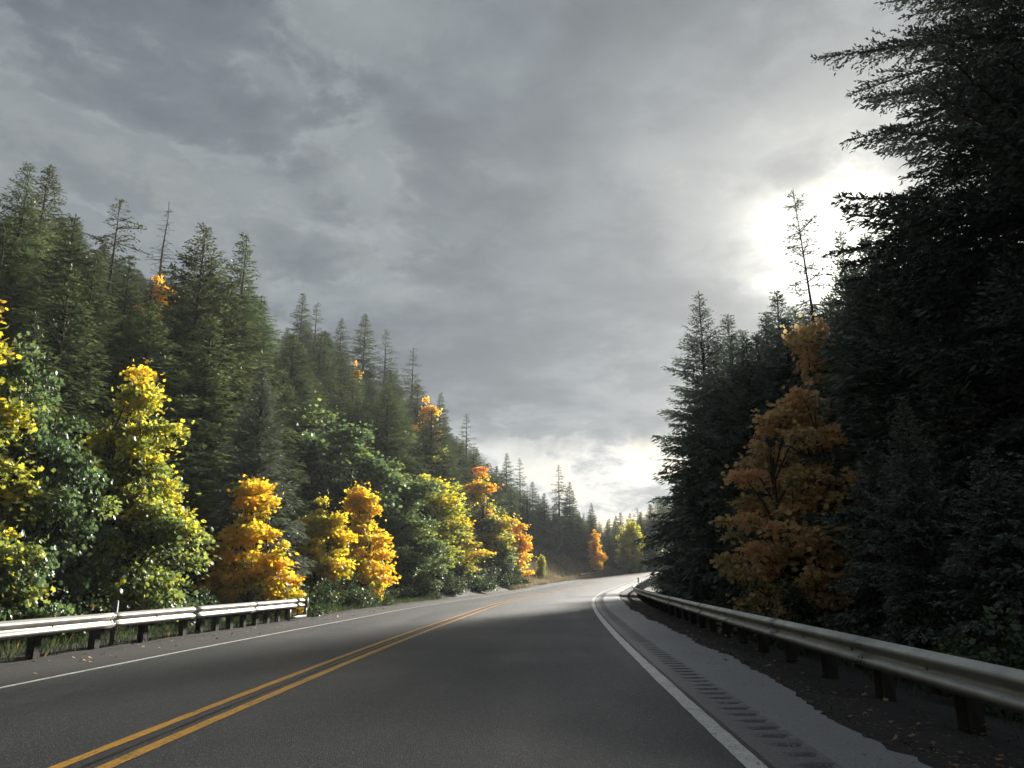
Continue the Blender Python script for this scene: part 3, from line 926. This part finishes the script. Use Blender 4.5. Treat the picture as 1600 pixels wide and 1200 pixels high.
# --- hillside kinds (built at 20 m, scaled)
K_FIR = [
    conifer(21, 20, 4.3, z0=.04, prof=.78, whorl=.026, nper=6, slen=.38, swid=.12, bl_step=.22, spray_step=.40, up=.45, droop=.42, irr=.30, tint_mid=.50),
    conifer(22, 20, 3.8, z0=.05, prof=.72, whorl=.028, nper=6, slen=.38, swid=.12, bl_step=.22, spray_step=.40, up=.40, droop=.45, irr=.42, tint_mid=.58),
    conifer(23, 20, 4.9, z0=.03, prof=.92, whorl=.025, nper=6, dome=.14, slen=.38, swid=.12, bl_step=.22, spray_step=.40, up=.5, irr=.32, tint_mid=.46),
    conifer(24, 20, 3.4, z0=.06, prof=.72, whorl=.029, nper=6, slen=.36, swid=.115, bl_step=.22, spray_step=.40, up=.35, droop=.5, irr=.48, tint_mid=.52),
    conifer(25, 20, 3.6, z0=.08, prof=.70, whorl=.038, nper=5, slen=.38, swid=.11, bl_step=.26, spray_step=.43, irr=.55, gap=.2, up=.30, droop=.5, tint_mid=.48),
]
K_DOME = conifer(31, 18, 4.4, z0=.03, prof=.9, dome=.60, whorl=.024, slen=.32, swid=.105, bl_step=.19, spray_step=.38, irr=.36, up=.5, droop=.42, tint_mid=.60)
K_TALL = conifer(32, 22, 4.6, z0=.04, prof=.68, dome=.06, whorl=.024, slen=.32, swid=.105, bl_step=.19, spray_step=.38, irr=.48, up=.45, droop=.42, tint_mid=.58)
K_SPARSE = conifer(33, 15, 3.0, z0=.25, prof=.35, dome=.3, slen=.38, swid=.13, bl_step=.42, spray_step=.5, nper=4, whorl=.036, irr=.7, gap=.3, droop=.5, up=.3, tint_mid=.35)
K_PALE = conifer(34, 10, 2.7, z0=.04, prof=.80, slen=.26, swid=.060, bl_step=.17, spray_step=.30, irr=.3, up=1.0, mat='needle_pale', tint_mid=.5)

def snag(seed, H, Rb):
    g = np.random.default_rng(seed); b = Bag()
    zt = np.linspace(-.5, H, 14)
    tp = np.stack([.02 * H * np.sin(zt * .5) * (zt / H) ** 2, np.zeros(14), zt], 1)
    tp[-2:, 0] -= np.array([.05, .25])
    tv, tf = tube(tp, .014 * H * np.clip(1 - zt / H, .05, 1) ** .8, 7); b.add(tv, tf)
    for i in range(120):
        t_ = g.uniform(.12, .97); z = t_ * H; a = g.uniform(0, 6.28)
        Lb = Rb * (1 - t_) ** .7 * g.uniform(.35, 1.1) + .15
        e = g.uniform(-.5, .1) + .3 * t_
        x0 = float(np.interp(z, zt, tp[:, 0]))
        u_ = np.linspace(0, 1, 5)
        pp = np.stack([x0 + np.cos(a + .3 * u_) * u_ * Lb, np.sin(a + .3 * u_) * u_ * Lb, z + Lb * (math.sin(e) * u_ - .25 * u_ ** 2 + .2 * u_ ** 3)], 1)
        tv, tf = tube(pp, .032 * np.linspace(1, .25, 5) * (1.4 - t_), 3); b.add(tv, tf)
        for q in range(5):
            w_ = g.uniform(.3, 1); p0 = np.array([np.interp(w_, u_, pp[:, k_]) for k_ in range(3)])
            a2 = a + g.choice([-1, 1]) * g.uniform(.5, 1.2); l2 = Lb * .35 * g.uniform(.4, 1)
            p1 = p0 + np.array([math.cos(a2) * l2, math.sin(a2) * l2, -.25 * l2])
            tv, tf = tube(np.array([p0, p1]), np.array([.010, .004]), 3); b.add(tv, tf)
    return dict(H=H, crown=None, trunk=b.mesh("trunk", M['pale_bark'], True))
K_SNAG = snag(41, 14, 2.2)

# --- maples
K_BIGM = broadleaf(51, 9, 8.0, leaf=.145, nleaf=34000, nclump=210, tint=(.21, .16), topgain=.24, clumpvar=.08, env='egg', base=.0, clump_r=.085, lobes_n=24)
K_YELM = broadleaf(52, 9, 5.4, leaf=.14, nleaf=32000, nclump=190, tint=(.45, .2), topgain=.32, clumpvar=.09, env='egg', base=.0, clump_r=.105)
K_ORAM = broadleaf(53, 6, 4.0, leaf=.135, nleaf=17000, nclump=130, tint=(.685, .18), topgain=.10, clumpvar=.05, env='cone', base=.0, clump_r=.10, lobes_n=14)
K_YGRM = broadleaf(54, 7, 6.0, leaf=.16, nleaf=19000, nclump=170, tint=(.48, .14), topgain=.14, clumpvar=.06, env='round', base=.0, clump_r=.10, lobes_n=26)
K_ORG = broadleaf(62, 6, 4.2, leaf=.20, nleaf=7000, nclump=100, rich=False, tint=(.83, .18), topgain=.12, clumpvar=.07, env='cone', base=.0, clump_r=.10, lobes_n=15)
K_LEMM = broadleaf(61, 6, 4.4, leaf=.14, nleaf=16000, nclump=130, tint=(.605, .12), topgain=.10, clumpvar=.06, env='egg', base=.0, clump_r=.10)
K_GRNM = broadleaf(55, 9, 7.0, leaf=.20, nleaf=24000, nclump=150, rich=False, tint=(.22, .12), topgain=.16, clumpvar=.06, env='round', base=.0, clump_r=.10)
K_OLIM = broadleaf(56, 9, 7.0, leaf=.20, nleaf=22000, nclump=150, rich=False, tint=(.29, .12), topgain=.10, clumpvar=.07, env='round', base=.0, clump_r=.10)
K_BRNM = broadleaf(57, 9, 5.6, leaf=.19, nleaf=24000, nclump=150, rich=False, tint=(.60, .3), topgain=.55, clumpvar=.13, env='cone', base=.0, clump_r=.10)
K_RUSM = broadleaf(58, 8, 5.8, leaf=.14, nleaf=15000, nclump=170, rich=True, tint=(.55, .4), topgain=.12, clumpvar=.16, env='egg', base=.0, clump_r=.075, mat='dull_maple', flat=.5, lobes_n=22)
K_SHRUB = broadleaf(59, 1.6, 2.4, leaf=.11, nleaf=2600, nclump=26, rich=False, tint=(.5, .4), topgain=.1, clumpvar=.1, env='round', base=.02, clump_r=.17, mat='shrub')
K_GREY = broadleaf(60, 5, 5.0, leaf=.17, nleaf=7000, nclump=60, rich=False, tint=(.5, .4), topgain=.2, clumpvar=.15, env='round', base=.02, clump_r=.14, mat='greyshrub')

# left roadside broadleaves (px, top row, depth)
MT = "maple tree"
by_pixel("maple_tree", K_BIGM, 50, 542, 18.5, "big glossy green maple at the left edge overhanging the sunlit guardrail", MT, rz=.4, wk=.78)
by_pixel("maple_tree", K_YELM, -34, 478, 16.8, "yellow topped maple cut by the left edge above the glossy green maple", MT, rz=2.2, wk=1.0)
by_pixel("maple_tree", K_YELM, 222, 578, 22.0, "tall yellow green maple with gold top between the green maple and dark firs", MT, rz=.9)
by_pixel("maple_tree", K_ORAM, 402, 752, -8.5, "amber orange maple standing right behind the end half of left guardrail", MT, rz=0.2, wk=1.2)
by_pixel("maple_tree", K_LEMM, 505, 782, -9.8, "bright lemon yellow maple squeezed between two orange maples", MT, rz=1.0, wk=1.15)
by_pixel("maple_tree", K_ORAM, 566, 766, -8.8, "vivid orange maple just past the end of the left guardrail", MT, rz=2.6, wk=1.1)
by_pixel("maple_tree", K_GRNM, 515, 648, -13, "tall deep green maple rising behind the yellow and orange maples", MT, rz=.3, wk=1.35)
by_pixel("maple_tree", K_GRNM, 612, 725, -10.8, "round green maple behind the vivid orange one", MT, rz=1.9, wk=1.45)
by_pixel("maple_tree", K_YGRM, 668, 742, -9.8, "yellow green maple leaning over the white edge line", MT, rz=.1, wk=1.35)
by_pixel("maple_tree", K_OLIM, 645, 682, -14, "olive green maple on the slope above the yellow green one", MT, rz=.7, wk=1.4)
by_pixel("maple_tree", K_BRNM, 745, 730, -10.5, "rust topped maple turning olive below beside the grassy bank", MT, rz=2.0, wk=1.35)
by_pixel("maple_tree", K_ORG, 806, 812, -8.8, "small golden maple at the foot of the rusty one by the bank", MT, rz=.8, wk=1.25)
by_pixel("maple_tree", K_ORG, 668, 622, -19, "slender orange maple glowing among firs high on the slope", MT, rz=1.1, wk=.6)
by_pixel("maple_tree", K_ORG, 252, 432, 58.0, "orange maple patch between tall firs below the dead snag", MT, rz=1.6, wk=.62)
by_pixel("maple_tree", K_ORG, 556, 566, 90.0, "tiny orange maple near the ridge left of the twin ridge firs", MT, rz=.9, wk=.30)
by_pixel("maple_tree", K_ORG, 930, 828, -8.6, "narrow golden maple where the road meets the far bend", MT, rz=2.9, wk=.78)
by_pixel("maple_tree", K_YGRM, 846, 866, -8.0, "little yellow green sapling on the grassy bank", MT, rz=.5, wk=.62)
by_pixel("broad_shrub", K_GREY, 868, 806, -12, "round grey green shrub on top of the brown grassy bank", "shrub", rz=.5, wk=.42)

by_pixel("maple_tree", K_BRNM, 706, 792, -8.8, "low bushy rust and olive maple at the road edge under the taller rusty one", MT, rz=4.0, wk=1.9)
by_pixel("maple_tree", K_OLIM, 636, 800, -9.0, "low dark olive maple between the yellow green maple and the vivid orange one", MT, rz=2.4, wk=1.5)
by_pixel("maple_tree", K_OLIM, 768, 818, -9.2, "low olive maple in front of the small golden maple by the bank", MT, rz=5.1, wk=1.3)

# distinct conifers of the left slope
FT = "conifer"
by_pixel("fir_tree", K_TALL, 46, 254, 37.0, "tallest fir on the left, leftmost of the twin tops", FT, rz=.2)
by_pixel("fir_tree", K_FIR[1], 80, 257, 42.0, "tall fir right beside the tallest left fir, second of the twin tops", FT, rz=1.2)
by_pixel("fir_tree", K_FIR[0], 118, 335, 36.0, "broad fir under the twin tops, behind the tall yellow green maple", FT, rz=2.2)
by_pixel("fir_tree", K_SPARSE, 188, 313, 60.0, "ragged sparse fir with bare gaps left of the dead snag", FT, rz=.6)
by_pixel("dead_tree", K_SNAG, 266, 315, 60.0, "bare grey dead snag sticking out above the left firs", "dead tree", rz=0)
by_pixel("fir_tree", K_DOME, 320, 354, 38.0, "massive round topped fir behind the amber orange maple", FT, rz=.4)
by_pixel("fir_tree", K_FIR[3], 382, 366, 47.0, "slim fir peeking out right of the round topped fir", FT, rz=1.4)
by_pixel("fir_tree", K_FIR[2], 205, 400, 41.0, "wide fir between the twin tops and the round topped fir", FT, rz=3.4)
by_pixel("spruce_tree", K_PALE, 412, 575, 33.0, "feathery pale green spruce above the amber orange maple", FT, rz=.4)
for px, ty, d in ((264, 478, 52), (232, 470, 50), (682, 702, -16.5), (638, 664, -17), (560, 572, -25), (708, 690, -16), (758, 742, -14), (776, 728, -17), (832, 752, -15), (850, 770, -13.5), (905, 800, -11.5), (745, 700, -18), (660, 640, -22)):
    by_pixel("fir_tree", K_FIR[int(px) % 3], px, ty, d, "dark green conifer in the dense wood on the left hillside", FT, "dark conifers of the left hillside", rz=px * .7, wk=1.2)
ridge = [(474, 458, -34, 3, "first small fir of the pair on the ridge right of the slim fir"), (496, 472, -34, 4, "second small fir of the pair on the ridge right of the slim fir"),
         (534, 498, -32, 3, "lone narrow fir on the ridge between the two fir pairs"), (571, 489, -30, 1, "taller left fir of the twin ridge firs"),
         (604, 514, -28, 4, "shorter layered right fir of the twin ridge firs"), (646, 543, -27, 4, "airy fir with separate tiers at the right end of ridge"),
         (689, 614, -21, 3, "pointed fir above the slender orange maple"), (729, 646, -19, 4, "dark layered fir standing over the rust topped maple"),
         (792, 708, -15, 3, "left one of two slim firs against the bright cloud gap"), (812, 716, -15, 4, "right one of two slim firs against the bright cloud gap"),
         (873, 726, -14, 4, "spindly tall fir against the bright clouds beside the bend"), (890, 752, -12.5, 0, "wide dark fir left of the narrow golden maple")]
for px, ty, d, k, lab in ridge:
    by_pixel("fir_tree", K_FIR[k], px, ty, d, lab, FT, rz=px * .37)

# filling forest of the left hillside, kept below the skyline of the photograph
SKY_X = np.array([-400, -100, 0, 30, 130, 165, 240, 290, 350, 410, 430, 500, 560, 640, 700, 750, 800, 860, 920, 950, 985, 1040])
SKY_Y = np.array([330, 325, 330, 330, 385, 412, 425, 410, 400, 430, 485, 515, 560, 590, 660, 705, 745, 775, 800, 800, 800, 800])
GRP = "dark conifers of the left hillside"
LAB = "dark green conifer in the dense wood on the left hillside"
cnt = 0
taken = []
tries = 0
def to_pixel(x, y, z):
    q = CAM_M.inverted() @ Vector((x, y, z - H_CAM))
    return 800 + F_PX * q.x / -q.z, 600 - F_PX * q.y / -q.z
gf = np.random.default_rng(5)
while cnt < 225 and tries < 16000:
    tries += 1
    y = 22 + 118 * gf.random() ** .85
    s_, o_ = station(np.array([-3.0]), np.array([y]))
    lo = 13.5 if y < 60 else 12.0
    off = -(lo + 62 * gf.random() ** 1.35)
    s_at = y
    p = P(s_at, off)
    x_, y_ = float(p[0]), float(p[1])
    px, _ = to_pixel(x_, y_, 6.0)
    if px < -110 or px > 935 or y_ < 20: continue
    md = 2.3 + .015 * y_
    if any((x_ - a) ** 2 + (y_ - b_) ** 2 < md * md for a, b_ in taken): continue
    gz = ground_z(x_, y_)
    h = gf.uniform(9, 18)
    top = at_depth(px, float(np.interp(px, SKY_X, SKY_Y)) + gf.uniform(0, 34) * 60 / y_, y_).z
    h = min(h, top - gz)
    if h < 5.0: continue
    taken.append((x_, y_))
    kd = K_FIR[int(gf.choice([0, 0, 1, 1, 2, 2, 3, 4]))]
    sz = h / 20.0
    plant("fir_tree", kd, (x_, y_, gz - .2), gf.uniform(0, 6.28), sz * gf.uniform(1.2, 1.75), LAB, FT, GRP, sz)
    cnt += 1

# far forest beyond the bend
LABF = "hazy conifer of the far wood beyond the bend"
taken = []
ff = np.random.default_rng(8)
c2 = 0
for _ in range(3000):
    if c2 >= 74: break
    px = ff.uniform(905, 1075); d = ff.uniform(116, 165)
    a = at_depth(px, 892, d)
    S_, O_ = station(np.array([a.x]), np.array([a.y]))
    if abs(O_[0]) < 10: continue
    if any((a.x - q) ** 2 + (a.y - w) ** 2 < 6 for q, w in taken): continue
    ty = np.interp(px, [905, 925, 945, 965, 990, 1030, 1075], [792, 800, 812, 800, 790, 775, 760]) + ff.uniform(0, 38)
    taken.append((a.x, a.y)); c2 += 1
    by_pixel("fir_tree", K_FIR[int(ff.integers(0, 5))], px, ty, d, LABF, FT, "conifers beyond the bend", rz=ff.uniform(0, 6), wk=ff.uniform(.9, 1.3))
by_pixel("fir_tree", K_FIR[3], 924, 786, 126, "small pointed fir at the left start of the far wood", FT, rz=.5)
by_pixel("maple_tree", K_YGRM, 985, 812, 128, "pale green broadleaf tree standing in the far wood", MT, rz=.5, wk=.75)
by_pixel("maple_tree", K_OLIM, 1052, 838, 100, "faint rusty olive tree at the foot of the right spruce", MT, rz=.5, wk=.8)

# ------------------------------------------------------------------ right side wood
K_NEAR = conifer(71, 21, 5.9, z0=.06, whorl=.0175, nper=7, prof=.50, slen=.15, swid=.050, bl_step=.14, spray_step=.30, irr=.34, droop=.26, up=.35, blen_k=.34, mat='needle_near', nsp=1.8, tint_mid=.4, trunk_r=.013,
                 bdz=-.06, sprz=.06, sdroop=.10, wide=(.3, 1.1), sprd=.42)
K_SPR = conifer(72, 19, 5.0, z0=.04, whorl=.020, nper=5, prof=.85, slen=.30, swid=.085, bl_step=.22, spray_step=.36, irr=.45, droop=.28, up=.75, mat='needle_dark', nsp=1.8, tint_mid=.4)
K_SPR2 = conifer(73, 18, 4.4, z0=.04, whorl=.022, nper=5, prof=.75, slen=.32, swid=.10, bl_step=.26, spray_step=.38, irr=.45, droop=.3, up=.7, mat='needle_dark', nsp=1.8, tint_mid=.45)
K_FILL = conifer(74, 14, 4.2, z0=.02, whorl=.026, nper=6, prof=.6, slen=.30, swid=.11, bl_step=.26, spray_step=.36, irr=.35, droop=.35, up=.5, mat='needle_dark', nsp=1.8, tint_mid=.45)
K_THIN = conifer(75, 16, 1.0, z0=.30, whorl=.028, nper=4, prof=.35, slen=.20, swid=.06, bl_step=.22, spray_step=.35, irr=.8, gap=.5, up=.4, mat='needle_dark', nsp=1.8, trunk_r=.008)

def at_right(name, kind, px, top, d, label, cat, **k):
    return by_pixel(name, kind, px, top, d, label, cat, **k)
at_right("fir_tree", K_NEAR, 1560, -330, 17.0, "huge near fir filling the upper right with needle tips", FT, rz=.7)
at_right("fir_tree", K_NEAR, 1668, 150, 23.0, "tall dark fir cut by the right edge behind the huge near fir", FT, rz=2.9)
at_right("spruce_tree", K_SPR, 1092, 455, 44.0, "tall pointed spruce left of the russet maple, its tip above the bend", FT, rz=.9)
at_right("spruce_tree", K_SPR2, 1136, 492, 47.0, "second pointed spruce close behind the tall one on right", FT, rz=2.1)
at_right("spruce_tree", K_SPR2, 1160, 516, 42.0, "shorter spruce between the pointed pair and the russet maple", FT, rz=.3)
at_right("spruce_tree", K_SPR2, 1214, 455, 40.0, "spruce tip just below the bright sun", FT, rz=1.3)
e = at_right("fir_tree", K_THIN, 1275, 300, 30.0, "thin leaning spar of a fir crossing the bright sun", FT, rz=.3)
e.rotation_euler = (0.0, R(-3.5), .3)
at_right("fir_tree", K_SPR2, 1312, 362, 30.0, "narrow fir top right of the thin leaning spar", FT, rz=2.3, wk=.6)
RM = "maple tree"
at_right("maple_tree", K_RUSM, 1240, 608, 21.0, "large russet orange maple hanging over the right guardrail", RM, rz=.6, wk=1.12)
at_right("maple_tree", K_RUSM, 1272, 500, 27.0, "taller dull orange maple crown above the large russet maple", RM, rz=2.4, wk=.75)
at_right("maple_tree", K_RUSM, 1100, 830, 36.0, "small dim orange maple at the foot of the pointed spruces", RM, rz=1.4, wk=1.1)
at_right("maple_tree", K_RUSM, 1600, 640, 19.0, "dim brown maple low at the right edge in deep shade", RM, rz=1.1, wk=.9)
LABR = "shaded conifer in the dark wood behind the right guardrail"
fr = np.random.default_rng(17)
fill = [(1142, 522, 33), (1118, 556, 35), (1166, 530, 31), (1242, 486, 37), (1268, 478, 34), (1196, 488, 39), (1226, 496, 33), (1294, 462, 36), (1180, 520, 36), (1255, 492, 43), (1285, 520, 30), (1352, 366, 24), (1402, 320, 21), (1378, 392, 27), (1326, 408, 31), (1440, 300, 27), (1345, 430, 25), (1385, 470, 19.5), (1440, 380, 26), (1470, 560, 17), (1530, 420, 30), (1590, 520, 24), (1650, 480, 18), (1410, 620, 14.5), (1540, 700, 13.0), (1330, 560, 36), (1235, 560, 46), (1180, 600, 36),
        (1500, 470, 22), (1700, 560, 14), (1360, 700, 17), (1120, 640, 52), (1080, 700, 58), (1300, 470, 45), (1400, 420, 40), (1480, 400, 45), (1580, 380, 40), (1060, 760, 70), (1200, 640, 28), (1455, 480, 33), (1640, 650, 12.5)]
for i, (px, ty, d) in enumerate(fill):
    at_right("fir_tree", (K_FILL, K_SPR2)[i % 3 == 2], px, ty, d, LABR, FT, group="conifers of the right wood", rz=fr.uniform(0, 6.28), wk=fr.uniform(.85, 1.15))

# ------------------------------------------------------------------ low growth
def shrub_at(s, off, sc, label, group, rz):
    p = P(s, off); gz = ground_z(float(p[0]), float(p[1]))
    plant("shrub", K_SHRUB, (float(p[0]), float(p[1]), gz - .05), rz, sc, label, "shrub", group)
gs = np.random.default_rng(23)
for s in np.arange(11, 88, 1.35):
    if s < 28 and gs.random() < .25: continue
    shrub_at(s + gs.uniform(-.5, .5), -(7.6 if s < 30 else 7.2) - gs.uniform(0, 2.0), gs.uniform(.55, 1.0) * (1.0 if s < 52 else 1.35), "low green shrub at the foot of the left roadside maples", "shrubs under the left maples", gs.uniform(0, 6))
for s in np.arange(5, 42, 1.3):
    shrub_at(s + gs.uniform(-.5, .5), 8.3 + gs.uniform(0, 2.0), gs.uniform(.5, .95), "dark low shrub in shade behind the right guardrail", "shrubs behind the right guardrail", gs.uniform(0, 6))

def scatter_leaves(name, s, off, size, lift, mat, seed, tint=(.5, .3), up=1.0, zsrc='ground'):
    g = np.random.default_rng(seed)
    p = P(s, off)
    if zsrc == 'ground': p[:, 2] = terrain(p[:, 0], p[:, 1])
    p[:, 2] += lift
    d = np.stack([g.normal(0, 1, len(s)), g.normal(0, 1, len(s)), g.normal(0, .15, len(s))], 1)
    n = unit(np.array([0, 0, 1.]) * up + g.normal(0, .25, (len(s), 3)))
    v, f, m = maple_leaves(p, d, n, size * g.uniform(.6, 1.2, len(s)), True, g)
    me = npmesh(name, v, f, False, np.repeat(np.clip(g.normal(tint[0], tint[1], len(s)), 0, 1), m), M[mat])
    return tag(link(name, me), kind="stuff")
g = np.random.default_rng(31)
n = 170
scatter_leaves("fallen_leaves", g.uniform(6, 40, n), -g.uniform(4.3, 6.0, n), .06, .012, 'litter', 1, (.75, .25), zsrc='road')
n = 260
o_ = g.uniform(5.6, 7.0, n)
q = scatter_leaves("fallen_leaves", g.uniform(2.5, 34, n) , o_, .055, -.02 , 'litter', 2, (.25, .25), zsrc='road')
n = 900
scatter_leaves("fallen_leaves", g.uniform(5, 60, n), -g.uniform(6.2, 9.5, n), .12, -.02, 'litter', 3, (.6, .3), zsrc='ground')

def grass(name, P3, h, mat, seed, lean=.5, tint=(.5, .25)):
    g = np.random.default_rng(seed); N = len(P3)
    a = g.uniform(0, 6.28, N)
    d = np.stack([np.cos(a) * lean * g.uniform(.2, 1, N), np.sin(a) * lean * g.uniform(.2, 1, N), np.ones(N)], 1)
    v, f = kites(P3, d, unit(np.stack([np.sin(a), -np.cos(a), g.normal(0, .3, N)], 1)), h * g.uniform(.5, 1.3, N), h * .05 * g.uniform(.6, 1.4, N), .1)
    me = npmesh(name, v, f, False, np.repeat(np.clip(g.normal(tint[0], tint[1], N), 0, 1), 4), M[mat])
    return tag(link(name, me), kind="stuff")
N = 42000
s = g.uniform(82, 128, N); off = -(6.0 + 13 * g.random(N) ** 1.2)
p = P(s, off); p[:, 2] = terrain(p[:, 0], p[:, 1]) - .05
keep = vnoise(p[:, 0], p[:, 1], 2.2, 21) + g.uniform(0, .6, N) > .55
grass("dry_grass", p[keep], .55, 'grass', 5)
N = 12000
s = g.uniform(4, 60, N); off = -(6.5 + 2.6 * g.random(N))
p = P(s, off); p[:, 2] = np.maximum(terrain(p[:, 0], p[:, 1]), P(s, np.full(N, -5.0))[:, 2] - .12 - .03 * (-off - 5.4))
grass("roadside_grass", p, .28, 'shrub', 6, .6, (.4, .3))
N = 6000
s = g.uniform(2, 60, N); off = 7.6 + 3.0 * g.random(N)
p = P(s, off); p[:, 2] = terrain(p[:, 0], p[:, 1]) - .02
grass("roadside_grass", p, .35, 'shrub', 7, .6, (.3, .2))

# needles and leaf crumbs blown against the pavement edge
n = 4200
sq = g.uniform(1.5, 30, n); oq = np.where(g.random(n) < .72, g.normal(5.75, .33, n), g.uniform(4.9, 7.2, n))
pq = P(sq, oq); pq[:, 2] += np.where(oq < 5.45, .006, -.012 - .05 * np.maximum(oq - 5.5, 0))
aq = g.uniform(0, 6.28, n)
vq, fq = kites(pq, np.stack([np.cos(aq), np.sin(aq), g.normal(0, .1, n)], 1), unit(np.array([0, 0, 1.]) + g.normal(0, .2, (n, 3))), g.uniform(.02, .06, n), g.uniform(.004, .014, n), .1)
tag(link("fallen_needles", npmesh("fallen_needles", vq, fq, False, np.repeat(g.uniform(0, .8, n), 4), M['litter'])), kind="stuff")

# loose stones on the verge
def stones(name, s, off, r, mat, seed):
    g = np.random.default_rng(seed); n = len(s)
    p = P(s, off); p[:, 2] -= .035 + .05 * np.maximum(off - 5.3, 0) + .10 * np.maximum(off - 7.2, 0) - .004
    base = np.array([[1, 0, 0], [0, 1, 0], [-1, 0, 0], [0, -1, 0], [0, 0, 1], [0, 0, -1]], float)
    v = base[None] * g.uniform(.55, 1.3, (n, 6, 1)) * (r * g.uniform(.5, 1.5, n))[:, None, None] * np.array([1, 1, .65])
    a = g.uniform(0, 6.28, n); c_, s_ = np.cos(a)[:, None], np.sin(a)[:, None]
    v = np.stack([v[..., 0] * c_ - v[..., 1] * s_, v[..., 0] * s_ + v[..., 1] * c_, v[..., 2]], -1) + p[:, None]
    f = np.array([[0, 1, 4], [1, 2, 4], [2, 3, 4], [3, 0, 4], [1, 0, 5], [2, 1, 5], [3, 2, 5], [0, 3, 5]])
    F = (np.arange(n)[:, None, None] * 6 + f[None]).reshape(-1, 3)
    tag(link(name, npmesh(name, v.reshape(-1, 3), F, False, None, M[mat])), kind="stuff")
M['stone'] = soil('loose_stone', (.035, .033, .031), (.085, .08, .075), 20.0, .5, .9)
n = 7500
so = g.uniform(1.8, 26, n) ** 1.0
stones("gravel", so, 5.15 + 2.4 * g.random(n) ** 1.6, .011, 'stone', 3)

# ------------------------------------------------------------------ air
lo = float(GZ.min()) - 1.0
hi = max(float(GZ.max()), max((o.location.z + 24.0 * o.scale.z) for o in scene.objects if o.type == 'EMPTY')) + 2.0
b = Bag(); b.box((0, 180, (lo + hi) / 2), (820, 780, hi - lo))
hz = link("haze", b.mesh("haze"))
hm = new_mat("haze_air"); t = NT(hm)
pv = t.nd("ShaderNodeVolumePrincipled")
pv.inputs['Color'].default_value = (.86, .93, 1.0, 1)
pv.inputs['Density'].default_value = .00030
pv.inputs['Anisotropy'].default_value = .25
o_ = t.nd("ShaderNodeOutputMaterial"); t.L.new(pv.outputs[0], o_.inputs['Volume'])
hz.data.materials.append(hm)
tag(hz, kind="stuff")
